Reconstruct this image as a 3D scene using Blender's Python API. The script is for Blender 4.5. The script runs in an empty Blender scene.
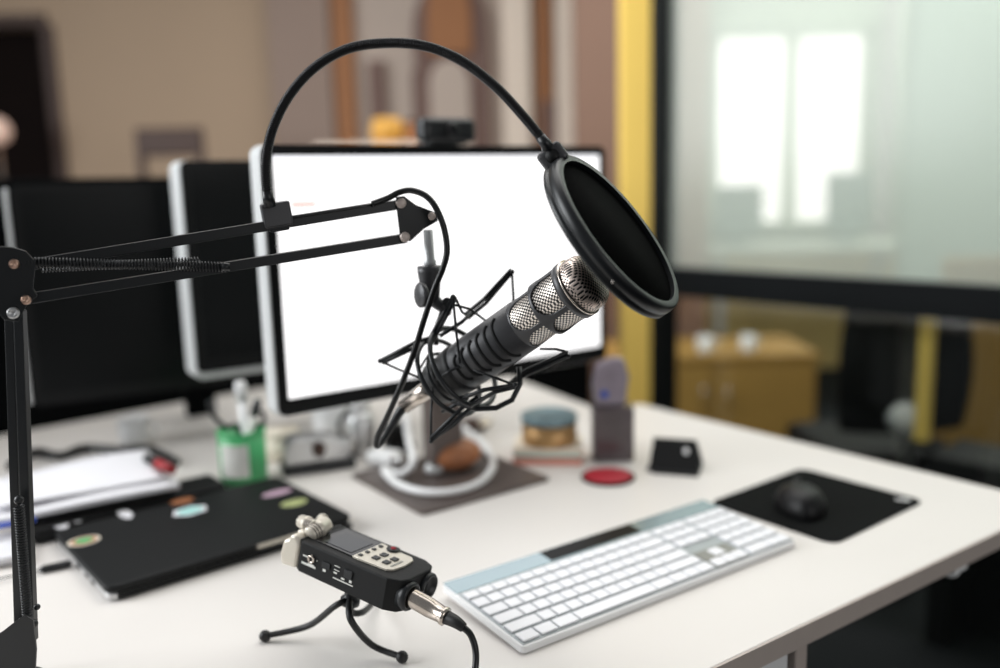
import bpy, bmesh, math, random
from mathutils import Vector as V, Matrix, Euler
from math import sin, cos, pi, radians as R
random.seed(7)
SC = bpy.context.scene
COL = SC.collection

# ------------------------------------------------------------------ camera, world, lights, exposure
FPX, PITCH, ROLL, DESK, EYE = 880.0, R(9.6), R(-1.5), 0.74, 0.465
CAM = V((0, 0, DESK + EYE))
_f = V((0, cos(PITCH), -sin(PITCH))); _r = V((1, 0, 0)); _u = _r.cross(_f)
RT = _r * cos(ROLL) + _u * sin(ROLL); UP = _u * cos(ROLL) - _r * sin(ROLL); FW = _f
cd = bpy.data.cameras.new('camera'); cam = bpy.data.objects.new('camera', cd); COL.objects.link(cam)
m = Matrix((RT, UP, -FW)).transposed().to_4x4(); m.translation = CAM; cam.matrix_world = m
cd.sensor_width = 36; cd.lens = FPX * 36 / 1000; cd.clip_start = .02; cd.clip_end = 60
cd.dof.use_dof = True; cd.dof.focus_distance = .82; cd.dof.aperture_fstop = 1.5
SC.camera = cam

w = bpy.data.worlds.new('world'); SC.world = w; w.use_nodes = True
w.node_tree.nodes['Background'].inputs[0].default_value = (.93, .96, 1, 1)
w.node_tree.nodes['Background'].inputs[1].default_value = .19
def area(name, loc, target, sx, sy, power, col):
    l = bpy.data.lights.new(name, 'AREA'); l.shape = 'RECTANGLE'; l.size = sx; l.size_y = sy; l.energy = power; l.color = col
    o = bpy.data.objects.new(name, l); COL.objects.link(o); o.location = loc
    o.rotation_euler = (V(target) - V(loc)).to_track_quat('-Z', 'Y').to_euler(); return o
area('window_daylight', (-3.4, .9, 2.2), (0, 1.3, .8), 2.4, 1.8, 150, (.95, .98, 1))
area('ceiling_lamp', (.3, 2.3, 3.1), (.3, 2.0, 0), 3.2, 2.2, 80, (1, .985, .965))
area('rear_fill', (2.4, -2.0, 1.7), (.3, 1.0, .8), 1.6, 1.4, 22, (1, .98, .96))  # unseen fill added behind the camera to brighten front faces
area('next_room_fill', (3.4, 4.2, 3.1), (3.4, 4.6, 0), 2.4, 1.6, 115, (1, .99, .96))  # unseen fill added to brighten the room behind the glass
SC.view_settings.view_transform = 'Standard'; SC.view_settings.look = 'None'
SC.view_settings.exposure = 0.06; SC.view_settings.gamma = 1; SC.view_settings.use_curve_mapping = False
SC.cycles.use_denoising = True
SC.cycles.max_bounces = 8

# ------------------------------------------------------------------ points seen from where the tripod stood
def ray(px, py): return RT * ((px - 500) / FPX) + UP * ((334 - py) / FPX) + FW
def at(px, py, z=0.0):                 # point at height z over the desk top
    d = ray(px, py); return CAM + d * ((z - EYE) / d.z)
def aty(px, py, y):                    # point at depth y
    d = ray(px, py); return CAM + d * (y / d.y)
DZ = V((0, 0, DESK))

# ------------------------------------------------------------------ materials
def srgb(r, g, b):
    f = lambda c: (c / 255 / 12.92) if c / 255 <= .04045 else ((c / 255 + .055) / 1.055) ** 2.4
    return (f(r), f(g), f(b), 1)
def mat(name, col, rough=.5, metal=0, noise=0.0, scale=40, bump=0.0, emit=None, es=0, spec=.5, coat=0, alpha=None, trans=0):
    m = bpy.data.materials.new(name); m.use_nodes = True; nt = m.node_tree; b = nt.nodes['Principled BSDF']
    b.inputs['Base Color'].default_value = col; b.inputs['Roughness'].default_value = rough; b.inputs['Metallic'].default_value = metal
    b.inputs['Specular IOR Level'].default_value = spec; b.inputs['Coat Weight'].default_value = coat
    if trans: b.inputs['Transmission Weight'].default_value = trans
    if alpha is not None: b.inputs['Alpha'].default_value = alpha
    if emit: b.inputs['Emission Color'].default_value = emit; b.inputs['Emission Strength'].default_value = es
    tc = nt.nodes.new('ShaderNodeTexCoord'); n = nt.nodes.new('ShaderNodeTexNoise'); n.inputs['Scale'].default_value = scale; n.inputs['Detail'].default_value = 4
    nt.links.new(tc.outputs['Object'], n.inputs['Vector'])
    mx = nt.nodes.new('ShaderNodeMix'); mx.data_type = 'RGBA'; mx.blend_type = 'MULTIPLY'; mx.inputs[0].default_value = 1
    mr = nt.nodes.new('ShaderNodeMapRange'); mr.inputs[3].default_value = 1 - noise; mr.inputs[4].default_value = 1 + noise
    nt.links.new(n.outputs['Fac'], mr.inputs[0]); mx.inputs[6].default_value = col
    nt.links.new(mr.outputs[0], mx.inputs[7]); nt.links.new(mx.outputs[2], b.inputs['Base Color'])
    if bump:
        bp = nt.nodes.new('ShaderNodeBump'); bp.inputs['Strength'].default_value = bump; bp.inputs['Distance'].default_value = .001
        nt.links.new(n.outputs['Fac'], bp.inputs['Height']); nt.links.new(bp.outputs[0], b.inputs['Normal'])
    return m
M = {}
M['desk'] = mat('desk_laminate', srgb(226, 221, 216), .38, noise=.02, scale=6)
M['desk_edge'] = mat('desk_edge', srgb(188, 176, 168), .5, noise=.05)
M['black'] = mat('black_paint', srgb(17, 20, 23), .4, noise=.15, scale=300, spec=.45)
M['black_matte'] = mat('black_matte', srgb(11, 12, 13), .6, noise=.2, scale=200, bump=.2, spec=.3)
M['black_gloss'] = mat('black_gloss', srgb(14, 15, 17), .12)
M['rubber'] = mat('rubber', srgb(12, 12, 13), .5, noise=.1)
M['cable'] = mat('cable_jacket', srgb(16, 17, 18), .3, noise=.1, scale=300)
M['charcoal'] = mat('charcoal_enamel', srgb(74, 74, 76), .42, metal=.35, noise=.06, scale=400, bump=.08)
M['chrome'] = mat('chrome', srgb(205, 200, 195), .18, metal=1, noise=.04)
M['silver'] = mat('silver', srgb(200, 200, 200), .32, metal=.75, noise=.03)
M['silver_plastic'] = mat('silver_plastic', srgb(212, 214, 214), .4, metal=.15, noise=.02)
M['nickel'] = mat('nickel', srgb(200, 190, 180), .25, metal=1, noise=.05)
M['button'] = mat('button_screw', srgb(215, 200, 192), .4, metal=.2, noise=.03)
M['copper'] = mat('copper_screw', srgb(205, 170, 150), .28, metal=.9, noise=.05)
M['mic_silver'] = mat('pale_champagne_metal', srgb(215, 208, 194), .38, metal=.35, noise=.05)
M['white'] = mat('white_plastic', srgb(238, 238, 238), .4, noise=.01)
M['key'] = mat('key_white', srgb(240, 240, 243), .42, noise=.01)
M['paper'] = mat('paper', srgb(225, 224, 228), .8, noise=.02, scale=10)
M['screen_off'] = mat('screen_dark', srgb(4, 7, 8), .3, noise=.05, spec=.15)
M['bezel'] = mat('bezel', srgb(6, 8, 9), .4, noise=.05, spec=.2)
M['lcd'] = mat('small_lcd', srgb(16, 24, 34), .2, coat=0, noise=.1, scale=30)
M['pad'] = mat('mouse_pad_cloth', srgb(8, 10, 10), .85, noise=.2, scale=500, bump=.3, spec=.1)
M['laptop'] = mat('laptop_shell', srgb(11, 13, 14), .55, noise=.1, scale=80, spec=.25)
M['plate'] = mat('stand_plate', srgb(100, 90, 86), .35, metal=.3, noise=.06, scale=20)
M['dark_red'] = mat('dark_red', srgb(150, 26, 34), .5)
M['red'] = mat('red_felt', srgb(165, 16, 38), .6, noise=.1, scale=60)
M['green'] = mat('green_tin', srgb(72, 172, 108), .4, noise=.12, scale=40)
M['label_grey'] = mat('label_grey', srgb(226, 226, 220), .6, noise=.1, scale=60)
M['gold'] = mat('gold_tin', srgb(190, 150, 100), .35, metal=.5, noise=.1)
M['tin_lid'] = mat('blue_grey_lid', srgb(125, 148, 155), .35, metal=.3, noise=.05)
M['teal'] = mat('teal_card', srgb(150, 205, 200), .6)
M['coral'] = mat('coral_card', srgb(225, 150, 130), .6)
M['cream'] = mat('cream_card', srgb(232, 222, 205), .6, noise=.03)
M['brown'] = mat('brown_leather', srgb(170, 110, 72), .5, noise=.35, scale=30, bump=.3)
M['yellow'] = mat('yellow_paint', srgb(252, 214, 108), .42, noise=.02, scale=8)
M['frame_dark'] = mat('dark_frame', srgb(11, 15, 17), .6, noise=.08, scale=10, spec=.15)
M['wall'] = mat('plaster_beige', srgb(176, 152, 128), .85, noise=.04, scale=2)
M['wall_brown'] = mat('plaster_brown', srgb(144, 114, 98), .85, noise=.04, scale=2)
M['wall_pale'] = mat('plaster_pale', srgb(205, 212, 198), .85, noise=.03, scale=2)
M['wall_green'] = mat('plaster_green', srgb(160, 178, 164), .85, noise=.03, scale=2)
M['carpet'] = mat('dark_carpet', srgb(30, 33, 34), .9, noise=.3, scale=60, bump=.4, spec=.1)
M['dark_wood'] = mat('dark_wood', srgb(20, 12, 10), .8, noise=.3, scale=8, spec=.1)
M['brown_wood'] = mat('brown_wood', srgb(66, 45, 36), .6, noise=.2, scale=8)
M['ochre'] = mat('ochre_board', srgb(172, 134, 70), .5, noise=.15, scale=5)
M['orange'] = mat('orange_paint', srgb(150, 100, 62), .7, noise=.1, scale=6)
M['arch_dark'] = mat('arch_brown', srgb(112, 88, 80), .8, noise=.1, scale=6)
M['panel_pale'] = mat('panel_pale', srgb(180, 164, 152), .8, noise=.04, scale=4)
M['panel_white'] = mat('panel_cream', srgb(228, 212, 196), .8, noise=.03, scale=4)
M['window_lit'] = mat('lit_window_pane', srgb(255, 250, 250), .5, emit=(1, .93, .95, 1), es=1.12)
M['monitor_grey'] = mat('grey_green_shell', srgb(160, 176, 172), .6, noise=.03)
M['lilac'] = mat('printed_film', srgb(150, 140, 152), .3, noise=.45, scale=26)
M['blue'] = mat('blue_print', srgb(40, 80, 190), .4)
M['lamp_glow'] = mat('lamp_globe', srgb(235, 205, 190), .5, emit=srgb(220, 180, 160), es=.35)

def checker_grille(name, wire, hole, ku, kv, thr=.3):
    m = bpy.data.materials.new(name); m.use_nodes = True; nt = m.node_tree; b = nt.nodes['Principled BSDF']
    uv = nt.nodes.new('ShaderNodeUVMap'); sx = nt.nodes.new('ShaderNodeSeparateXYZ'); nt.links.new(uv.outputs[0], sx.inputs[0])
    def mm(op, a, bb=None):
        n = nt.nodes.new('ShaderNodeMath'); n.operation = op
        for i, x in enumerate((a, bb)):
            if x is None: continue
            if isinstance(x, (int, float)): n.inputs[i].default_value = x
            else: nt.links.new(x, n.inputs[i])
        return n.outputs[0]
    s1 = mm('SINE', mm('MULTIPLY', sx.outputs[0], ku)); s2 = mm('SINE', mm('MULTIPLY', sx.outputs[1], kv))
    pr = mm('MULTIPLY', s1, s2)                         # checkered holes between crossing wires
    hl = mm('GREATER_THAN', pr, thr)
    mx = nt.nodes.new('ShaderNodeMix'); mx.data_type = 'RGBA'; mx.inputs[6].default_value = wire; mx.inputs[7].default_value = hole
    nt.links.new(hl, mx.inputs[0]); nt.links.new(mx.outputs[2], b.inputs['Base Color'])
    nt.links.new(mm('MULTIPLY', mm('SUBTRACT', 1, hl), .7), b.inputs['Metallic']); b.inputs['Roughness'].default_value = .35
    bp = nt.nodes.new('ShaderNodeBump'); bp.inputs['Strength'].default_value = .25; bp.inputs['Distance'].default_value = .0006; bp.invert = True
    nt.links.new(pr, bp.inputs['Height']); nt.links.new(bp.outputs[0], b.inputs['Normal'])
    return m
M['mesh'] = checker_grille('woven_wire_mesh', srgb(235, 225, 215), srgb(18, 17, 17), 1500, 1500, -.05)
M['mesh_dome'] = checker_grille('dome_wire_mesh', srgb(225, 208, 198), srgb(14, 12, 12), 1500, 1500, .12)
def pop_cloth():
    m = mat('pop_filter_nylon', srgb(3, 4, 4), .9, noise=.1, scale=900, bump=.3, spec=.03); return m
M['nylon'] = pop_cloth()
def milky():
    m = bpy.data.materials.new('milky_glass'); m.use_nodes = True; nt = m.node_tree
    for n in list(nt.nodes):
        if n.type != 'OUTPUT_MATERIAL': nt.nodes.remove(n)
    t = nt.nodes.new('ShaderNodeBsdfTransparent'); d = nt.nodes.new('ShaderNodeBsdfDiffuse'); g = nt.nodes.new('ShaderNodeBsdfGlossy')
    t.inputs[0].default_value = (.95, .97, .95, 1); d.inputs[0].default_value = srgb(225, 232, 222); g.inputs['Roughness'].default_value = .2
    a = nt.nodes.new('ShaderNodeMixShader'); a.inputs[0].default_value = .3; c = nt.nodes.new('ShaderNodeMixShader'); c.inputs[0].default_value = .015
    nt.links.new(t.outputs[0], a.inputs[1]); nt.links.new(d.outputs[0], a.inputs[2]); nt.links.new(a.outputs[0], c.inputs[1]); nt.links.new(g.outputs[0], c.inputs[2])
    nt.links.new(c.outputs[0], nt.nodes['Material Output'].inputs[0]); return m
M['milky'] = milky()
M['curtain'] = mat('curtain_cloth', srgb(250, 246, 246), .9, noise=.02)
def clear():
    m = bpy.data.materials.new('clear_glass'); m.use_nodes = True; nt = m.node_tree
    for n in list(nt.nodes):
        if n.type != 'OUTPUT_MATERIAL': nt.nodes.remove(n)
    t = nt.nodes.new('ShaderNodeBsdfTransparent'); g = nt.nodes.new('ShaderNodeBsdfGlossy'); g.inputs['Roughness'].default_value = .05
    t.inputs[0].default_value = (.9, .92, .9, 1)
    a = nt.nodes.new('ShaderNodeMixShader'); a.inputs[0].default_value = .06
    nt.links.new(t.outputs[0], a.inputs[1]); nt.links.new(g.outputs[0], a.inputs[2]); nt.links.new(a.outputs[0], nt.nodes['Material Output'].inputs[0]); return m
M['clear'] = clear()

# ------------------------------------------------------------------ mesh helpers
INFO = {}
class MB:
    """collects shapes, in world or local coordinates, into one mesh"""
    def __init__(s): s.bm = bmesh.new(); s.uv = s.bm.loops.layers.uv.new('UVMap')
    def _frame(s, d):
        d = V(d).normalized(); a = V((0, 0, 1)) if abs(d.z) < .95 else V((1, 0, 0))
        x = a.cross(d).normalized(); return x, d.cross(x), d
    def box(s, c, size, M3=None, bev=0.0, seg=2):
        b = bmesh.new(); bmesh.ops.create_cube(b, size=1)
        for v in b.verts: v.co = V((v.co.x * size[0], v.co.y * size[1], v.co.z * size[2]))
        if bev: bmesh.ops.bevel(b, geom=b.edges[:], offset=bev, segments=seg, profile=.5, affect='EDGES')
        T = Matrix.Translation(V(c)) @ (M3.to_4x4() if M3 else Matrix())
        s._add(b, T); return s
    def _add(s, b, T=Matrix()):
        b.verts.ensure_lookup_table(); mp = [s.bm.verts.new(T @ v.co) for v in b.verts]
        for f in b.faces:
            try: nf = s.bm.faces.new([mp[v.index] for v in f.verts]); nf.smooth = f.smooth
            except ValueError: pass
        b.free()
    def bar(s, a, b, wd, ht, up=(0, 0, 1), bev=.0008):
        a, b = V(a), V(b); d = (b - a); L = d.length; d.normalize(); x = d.cross(V(up)).normalized(); z = x.cross(d)
        return s.box((a + b) / 2, (wd, L, ht), Matrix((x, d, z)).transposed(), bev)
    def tube(s, pts, r, n=10, smooth=True, sub=6, closed=False, caps=True):
        P = [V(p) for p in pts]
        rr = r if isinstance(r, (list, tuple)) else [r] * len(P)
        if smooth and len(P) > 2:
            Q, RR = [], []
            N = len(P); rng = range(N if closed else N - 1)
            for i in rng:
                g = (lambda k: P[k % N]) if closed else (lambda k: P[min(max(k, 0), N - 1)])
                p0, p1, p2, p3 = g(i - 1), g(i), g(i + 1), g(i + 2)
                for j in range(sub):
                    t = j / sub
                    Q.append(.5 * (2 * p1 + (p2 - p0) * t + (2 * p0 - 5 * p1 + 4 * p2 - p3) * t * t + (3 * p1 - p0 - 3 * p2 + p3) * t ** 3))
                    RR.append(rr[i % N] * (1 - t) + rr[(i + 1) % N] * t)
            if not closed: Q.append(P[-1]); RR.append(rr[-1])
            P, rr = Q, RR
        N = len(P); prev = None; rings = []
        for i in range(N):
            if closed: t = (P[(i + 1) % N] - P[i - 1]).normalized()
            else: t = (P[min(i + 1, N - 1)] - P[max(i - 1, 0)]).normalized()
            if prev is None: x, _, _ = s._frame(t)
            else: x = (prev - t * prev.dot(t)).normalized()
            prev = x; y = t.cross(x)
            rings.append([s.bm.verts.new(P[i] + (x * cos(2 * pi * k / n) + y * sin(2 * pi * k / n)) * rr[i]) for k in range(n)])
        for i in range(N if closed else N - 1):
            a, b = rings[i], rings[(i + 1) % N]
            off = 0
            if closed and i == N - 1:
                off = min(range(n), key=lambda o: (a[0].co - b[o].co).length)
            for k in range(n):
                f = s.bm.faces.new((a[k], a[(k + 1) % n], b[(k + 1 + off) % n], b[(k + off) % n])); f.smooth = True
        if caps and not closed:
            s.bm.faces.new(list(reversed(rings[0]))); s.bm.faces.new(rings[-1])
        return s
    def lathe(s, o, ax, prof, n=48, sx=1.0, x0=None):
        """prof = [(radius, height)...] about axis ax through o; UVs in metres"""
        o = V(o); x, y, d = s._frame(ax)
        if x0 is not None: x = (V(x0) - d * V(x0).dot(d)).normalized(); y = d.cross(x)
        rings = []; L = [0]
        for i in range(1, len(prof)): L.append(L[-1] + math.hypot(prof[i][0] - prof[i - 1][0], prof[i][1] - prof[i - 1][1]))
        rm = max(p[0] for p in prof)
        for r, h in prof:
            if r < 1e-6: rings.append([s.bm.verts.new(o + d * h)])
            else: rings.append([s.bm.verts.new(o + d * h + (x * cos(2 * pi * k / n) * sx + y * sin(2 * pi * k / n)) * r) for k in range(n)])
        for i in range(len(prof) - 1):
            a, b = rings[i], rings[i + 1]
            sharp = False
            for k in range(n):
                k2 = (k + 1) % n
                vs = [(a[k % len(a)], k, i)] + ([(a[k2], k + 1, i)] if len(a) > 1 else []) + ([(b[k2], k + 1, i + 1)] if len(b) > 1 else []) + [(b[k % len(b)] if len(b) > 1 else b[0], k, i + 1)]
                if len(vs) < 3: continue
                try: f = s.bm.faces.new([q[0] for q in vs])
                except ValueError: continue
                f.smooth = True
                for lp, q in zip(f.loops, vs): lp[s.uv].uv = (q[1] / n * 2 * pi * rm, L[q[2]])
        return s
    def prism(s, pts, ext):
        """outline pts extruded by vector ext"""
        a = [s.bm.verts.new(V(p)) for p in pts]; b = [s.bm.verts.new(V(p) + V(ext)) for p in pts]; n = len(pts)
        s.bm.faces.new(a); s.bm.faces.new(list(reversed(b)))
        for i in range(n): s.bm.faces.new((a[i], b[i], b[(i + 1) % n], a[(i + 1) % n]))
        return s
    def ball(s, c, r, sc=(1, 1, 1), M3=None):
        b = bmesh.new(); bmesh.ops.create_uvsphere(b, u_segments=20, v_segments=12, radius=r)
        for f in b.faces: f.smooth = True
        for v in b.verts: v.co = V((v.co.x * sc[0], v.co.y * sc[1], v.co.z * sc[2]))
        s._add(b, Matrix.Translation(V(c)) @ (M3.to_4x4() if M3 else Matrix())); return s
    def build(s, name, mt, parent=None, bevel=0, recalc=True):
        if recalc: bmesh.ops.recalc_face_normals(s.bm, faces=s.bm.faces[:])
        me = bpy.data.meshes.new(name)
        # the mesh keeps its origin at its own centre
        if s.bm.verts:
            lo = V([min(v.co[i] for v in s.bm.verts) for i in range(3)]); hi = V([max(v.co[i] for v in s.bm.verts) for i in range(3)])
            c = V(((lo.x + hi.x) / 2, (lo.y + hi.y) / 2, lo.z))
        else: c = V()
        for v in s.bm.verts: v.co -= c
        s.bm.to_mesh(me); s.bm.free(); me.materials.append(M[mt] if isinstance(mt, str) else mt)
        o = bpy.data.objects.new(name, me); COL.objects.link(o); o.location = c
        loc = False
        if parent is not None:
            o.parent = parent; po, loc = INFO[parent]
            o.location = c - po
        INFO[o] = (c, loc)      # where the mesh's origin lies, in the frame its shapes are given in
        if bevel:
            b = o.modifiers.new('bevel', 'BEVEL'); b.width = bevel; b.segments = 2; b.limit_method = 'ANGLE'
        return o
def tag(o, label=None, cat=None, group=None, kind=None):
    if label: o['label'] = label
    if cat: o['category'] = cat
    if group: o['group'] = group
    if kind: o['kind'] = kind
    return o
def thing(name, label, cat, loc, rz=None, group=None, mtx=None):
    """Empty at a thing's base. With rz or mtx its parts are given in its own local frame, else in world coordinates."""
    o = bpy.data.objects.new(name, None); COL.objects.link(o); o.empty_display_size = .05
    if mtx is not None: o.matrix_world = mtx; INFO[o] = (V(), True)
    else:
        o.location = loc
        if rz is not None: o.rotation_euler = (0, 0, rz); INFO[o] = (V(), True)
        else: INFO[o] = (V(loc), False)
    return tag(o, label, cat, group)
def struct(name, mb, mt): return tag(mb.build(name, mt), kind='structure')
def rrect(x0, x1, y0, y1, r, n=5, z=0):
    out = []
    for cx, cy, a0 in ((x1 - r, y1 - r, 0), (x0 + r, y1 - r, 90), (x0 + r, y0 + r, 180), (x1 - r, y0 + r, 270)):
        for k in range(n + 1): a = R(a0 + 90 * k / n); out.append(V((cx + r * cos(a), cy + r * sin(a), z)))
    return out
def rz3(a): return Matrix.Rotation(a, 3, 'Z')

# ================================================================== SETTING
KY = R(34.57)                                     # yaw of keyboard and desks
struct('floor', MB().box((0, 2.5, -.05), (12, 12, .1)), 'carpet')
# far wall with a doorway on the left
FY = 5.0
dR = aty(50, 100, FY).x                             # right jamb of the doorway
top = aty(30, 26, FY).z
b = MB(); b.box(((dR + .75) / 2, FY + .06, 1.6), (.75 - dR, .12, 3.2)); b.box((dR - .5, FY + .06, (top + 3.2) / 2), (1.0, .12, 3.2 - top))
b.box((dR - 1.8, FY + .06, 1.6), (1.6, .12, 3.2)); struct('wall_far', b, 'wall')
struct('door_1', MB().box((dR - .5, FY + .13, top / 2), (1.1, .04, top + .1)), 'dark_wood')
b = MB(); b.box((dR + .03, FY - .01, top / 2), (.06, .03, top)).box((dR - .5, FY - .01, top + .03), (1.06, .03, .06)); struct('trim_1', b, 'brown_wood')

# glass partition running back from the right, its own frame g: along u (towards us), height
gu = V((.686, -.728, 0)); G0 = aty(677, 266, 2.6); G0.z = 0
gn = V((-.728, -.686, 0))
GM = Matrix((gu, -gn, V((0, 0, 1)))).transposed()
def gbox(mb, u0, u1, z0, z1, t=.05, off=0): return mb.box(G0 + gu * ((u0 + u1) / 2) - gn * off + V((0, 0, (z0 + z1) / 2)), (u1 - u0, t, z1 - z0), GM)
zr1 = aty(677, 266.5, 2.6).z; zr0 = aty(677, 294.5, 2.6).z
struct('trim_2', gbox(MB(), -.12, 2.6, zr0, zr1, .07), 'frame_dark')
b = MB(); gbox(b, -.155, -.028, 0, 3.2, .09); gbox(b, 1.9, 1.98, 0, zr0, .05); struct('window_frame_1' if 0 else 'trim_3', gbox(b, 2.5, 2.6, 0, 3.2, .08), 'frame_dark')
struct('window_1', gbox(MB(), -.03, 2.5, zr1, 3.1, .01), 'milky')
struct('window_2', gbox(MB(), -.03, 2.5, .05, zr0, .01), 'clear')
# brown wall between the far room and the glass, then the yellow post
pL = aty(622, 200, 2.62); pR = aty(652, 200, 2.62)
post = thing('yellow_post', 'tall yellow painted post beside the dark glazing frame', 'post', ((pL.x + pR.x) / 2, 2.66, 0), rz=0)
hw = (pR.x - pL.x) / 2
MB().box((0, 0, 1.6), (hw * 2, .09, 3.2), bev=.006).build('post_shaft', 'yellow', post)
MB().box((0, 0, .006), (hw * 2 + .05, .15, .012), bev=.002).build('base_plate', 'frame_dark', post)
bw0 = aty(574, 100, 4.1).x; bw1 = aty(640, 100, 4.1).x
struct('wall_right', MB().box(((bw0 + bw1) / 2 + .15, 4.1, 1.6), (bw1 - bw0 + .3, .1, 3.2)), 'wall_brown')
struct('trim_4', MB().box((3.0, 5.53, .4), (4.4, .03, .8)), mat('ochre_wainscot', srgb(214, 186, 124), .7, noise=.08, scale=4))
# the room behind the glass
struct('wall_back', MB().box((3.3, 5.6, 1.6), (5.0, .1, 3.2)), 'wall_pale')
nw = aty(905, 150, 4.4)
struct('wall_side', MB().box((nw.x + 1.3, 4.4, 1.9), (2.6, .1, 2.6)), 'wall_green')

# lit window of the neighbouring room
WY = 5.5
def wpane(x0, x1, y0, y1, y=WY): 
    a = aty(x0, y1, y); c = aty(x1, y0, y); return (a.x, c.x, a.z, c.z)
fr = MB(); x0, x1, z0, z1 = wpane(712, 866, 32, 226)
for (a, bb, c, d) in ((x0 - .05, x0 + .02, z0, z1), (x1 - .02, x1 + .05, z0, z1), (x0 - .05, x1 + .05, z0 - .06, z0 + .02), (x0 - .05, x1 + .05, z1 - .02, z1 + .06)):
    fr.box(((a + bb) / 2, WY, (c + d) / 2), (bb - a, .1, d - c))
mid = wpane(785, 797, 32, 226); fr.box(((mid[0] + mid[1]) / 2, WY, (z0 + z1) / 2), (mid[1] - mid[0], .09, z1 - z0))
wf = struct('window_3', fr, 'wall_pale')
for k, (a, c) in enumerate(((712, 786), (796, 866))):
    q = wpane(a, c, 34, 224); MB().box(((q[0] + q[1]) / 2, WY + .02, (q[2] + q[3]) / 2), (q[1] - q[0], .01, q[3] - q[2])).build('window_pane', 'window_lit', wf)
# pale curtains either side
def curtain(px0, px1, label):
    q = wpane(px0, px1, -60, 262, WY - .12); n = 40; b = MB(); w_ = q[1] - q[0]
    pts = [V((q[0] + w_ * i / n, WY - .12 + .02 * sin(i * 1.1), q[2])) for i in range(n + 1)]
    pts += [p + V((0, .008, 0)) for p in reversed(pts)]
    b.prism(pts, (0, 0, q[3] - q[2])); tag(b.build('curtain', 'curtain' if px0 > 800 else 'wall_pale'), label, 'curtain')
curtain(674, 706, 'pale curtain hanging left of the bright window, next to the dark frame')
curtain(874, 902, 'narrow white curtain hanging right of the bright window')
# desk with two screens in the neighbouring room
q = wpane(700, 905, 240, 246, 4.9)
td = thing('side_desk', 'pale desk below the bright window, seen through the milky glass', 'desk', ((q[0] + q[1]) / 2, 4.9, 0), rz=0)
w_ = q[1] - q[0]; MB().box((0, 0, q[3] - .02), (w_, .6, .03), bev=.003).build('desk_top', 'wall_pale', td)
for sx in (-1, 1):
    for sy in (-1, 1): MB().box((sx * (w_ / 2 - .05), sy * .25, (q[3] - .035) / 2), (.04, .04, q[3] - .035)).build('leg', 'silver_plastic', td)
for (a, c, t_, lb) in ((716, 762, 188, 'lower grey green screen silhouette before the left window pane'), (826, 871, 175, 'taller grey green screen silhouette before the right window pane')):
    s_ = wpane(a, c, t_, 240, 4.8); t = thing('desk_screen', lb, 'screen', ((s_[0] + s_[1]) / 2, 4.8, q[3] - .005), rz=0, )
    hh = s_[3] - q[3]; MB().box((0, 0, .04 + hh / 2), (s_[1] - s_[0], .03, hh - .04), bev=.004).build('screen_panel', 'monitor_grey', t)
    MB().box((0, .03, .06), (.04, .02, .12)).build('stand', 'monitor_grey', t); MB().box((0, .03, .006), (.16, .12, .012), bev=.002).build('base', 'monitor_grey', t)

# behind the clear lower glass: ochre cabinets, a chair, a second yellow upright
def pxbox(x0, x1, y0, y1, y): a = aty(x0, y1, y); c = aty(x1, y0, y); return a.x, c.x, a.z, c.z
q = pxbox(690, 812, 300, 420, 3.5)
cb = thing('ochre_cabinet', 'ochre wood cabinet behind the lower glass, left of the office chair', 'cabinet', ((q[0] + q[1]) / 2, 3.6, 0), rz=0)
cw = (q[1] - q[0]) + .35; cx0 = -.15
MB().box((cx0, .1, .265), (cw, .4, .49), bev=.004).build('carcass', 'ochre', cb)
for s_ in (-1, 1):
    dr = MB().box((cx0 + s_ * cw / 4, -.11, .265), (cw / 2 - .01, .02, .45), bev=.003).build('door', 'ochre', cb)
    MB().tube([(cx0 + s_ * .05, -.12, .3), (cx0 + s_ * .05, -.15, .31), (cx0 + s_ * .05, -.15, .39), (cx0 + s_ * .05, -.12, .4)], .005).build('handle', 'chrome', dr)
MB().box((cx0, .1, .522), (cw + .02, .44, .025), bev=.003).build('cabinet_top', 'ochre', cb)
# cup shape; the white pair on the cabinet is added to stand for glints
def cup(name, loc, r, h, mt, label, cat, group=None):
    t = thing(name, label, cat, loc, rz=0, group=group)
    MB().lathe((0, 0, 0), (0, 0, 1), [(0, 0), (r * .8, 0), (r * .95, h * .1), (r, h), (r * .9, h), (r * .85, h * .12), (0, h * .1)], 24).build('cup_body', mt, t)
    MB().tube([(r * .95, 0, h * .8), (r * 1.5, 0, h * .75), (r * 1.55, 0, h * .35), (r * .93, 0, h * .25)], r * .12).build('handle', mt, t); return t
ct = .505; cb.scale = (1, 1, .94)
for (px, lb) in ((705, 'white cup shape added as a bright glint on the ochre cabinet, nearer the dark frame'), (748, 'white cup shape added as a bright glint on the ochre cabinet, nearer the office chair')):
    cup('cup', (aty(px, 340, 3.55).x, 3.55, ct), .030, .065, 'white', lb, 'cup')
q = pxbox(935, 1010, 330, 440, 3.0)
b2 = thing('ochre_screen', 'ochre board panel right of the slim yellow upright, on metal feet', 'panel', ((q[0] + q[1]) / 2 + .25, 3.0, 0), rz=0)
MB().box((0, 0, .56), (q[1] - q[0] + .5, .04, .72), bev=.003).build('board', 'ochre', b2)
for s_ in (-1, 1): MB().box((s_ * .25, 0, .1), (.04, .3, .2), bev=.004).build('foot', 'frame_dark', b2)
GR = math.atan2(gu.y, gu.x); zb_ = aty(925, 446, 2.2).z; zt_u = zr0 - .004
bn = thing('low_bench', 'black low bench behind the lower glass, under the slim yellow upright', 'bench', G0 + gu * 1.05 - gn * .17, rz=GR)
MB().box((0, 0, zb_ - .03), (.66, .2, .06), bev=.006).build('bench_top', 'black_matte', bn)
for sx in (-1, 1): MB().box((sx * .30, 0, (zb_ - .06) / 2), (.05, .18, zb_ - .06), bev=.004).build('leg', 'black_matte', bn)
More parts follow.
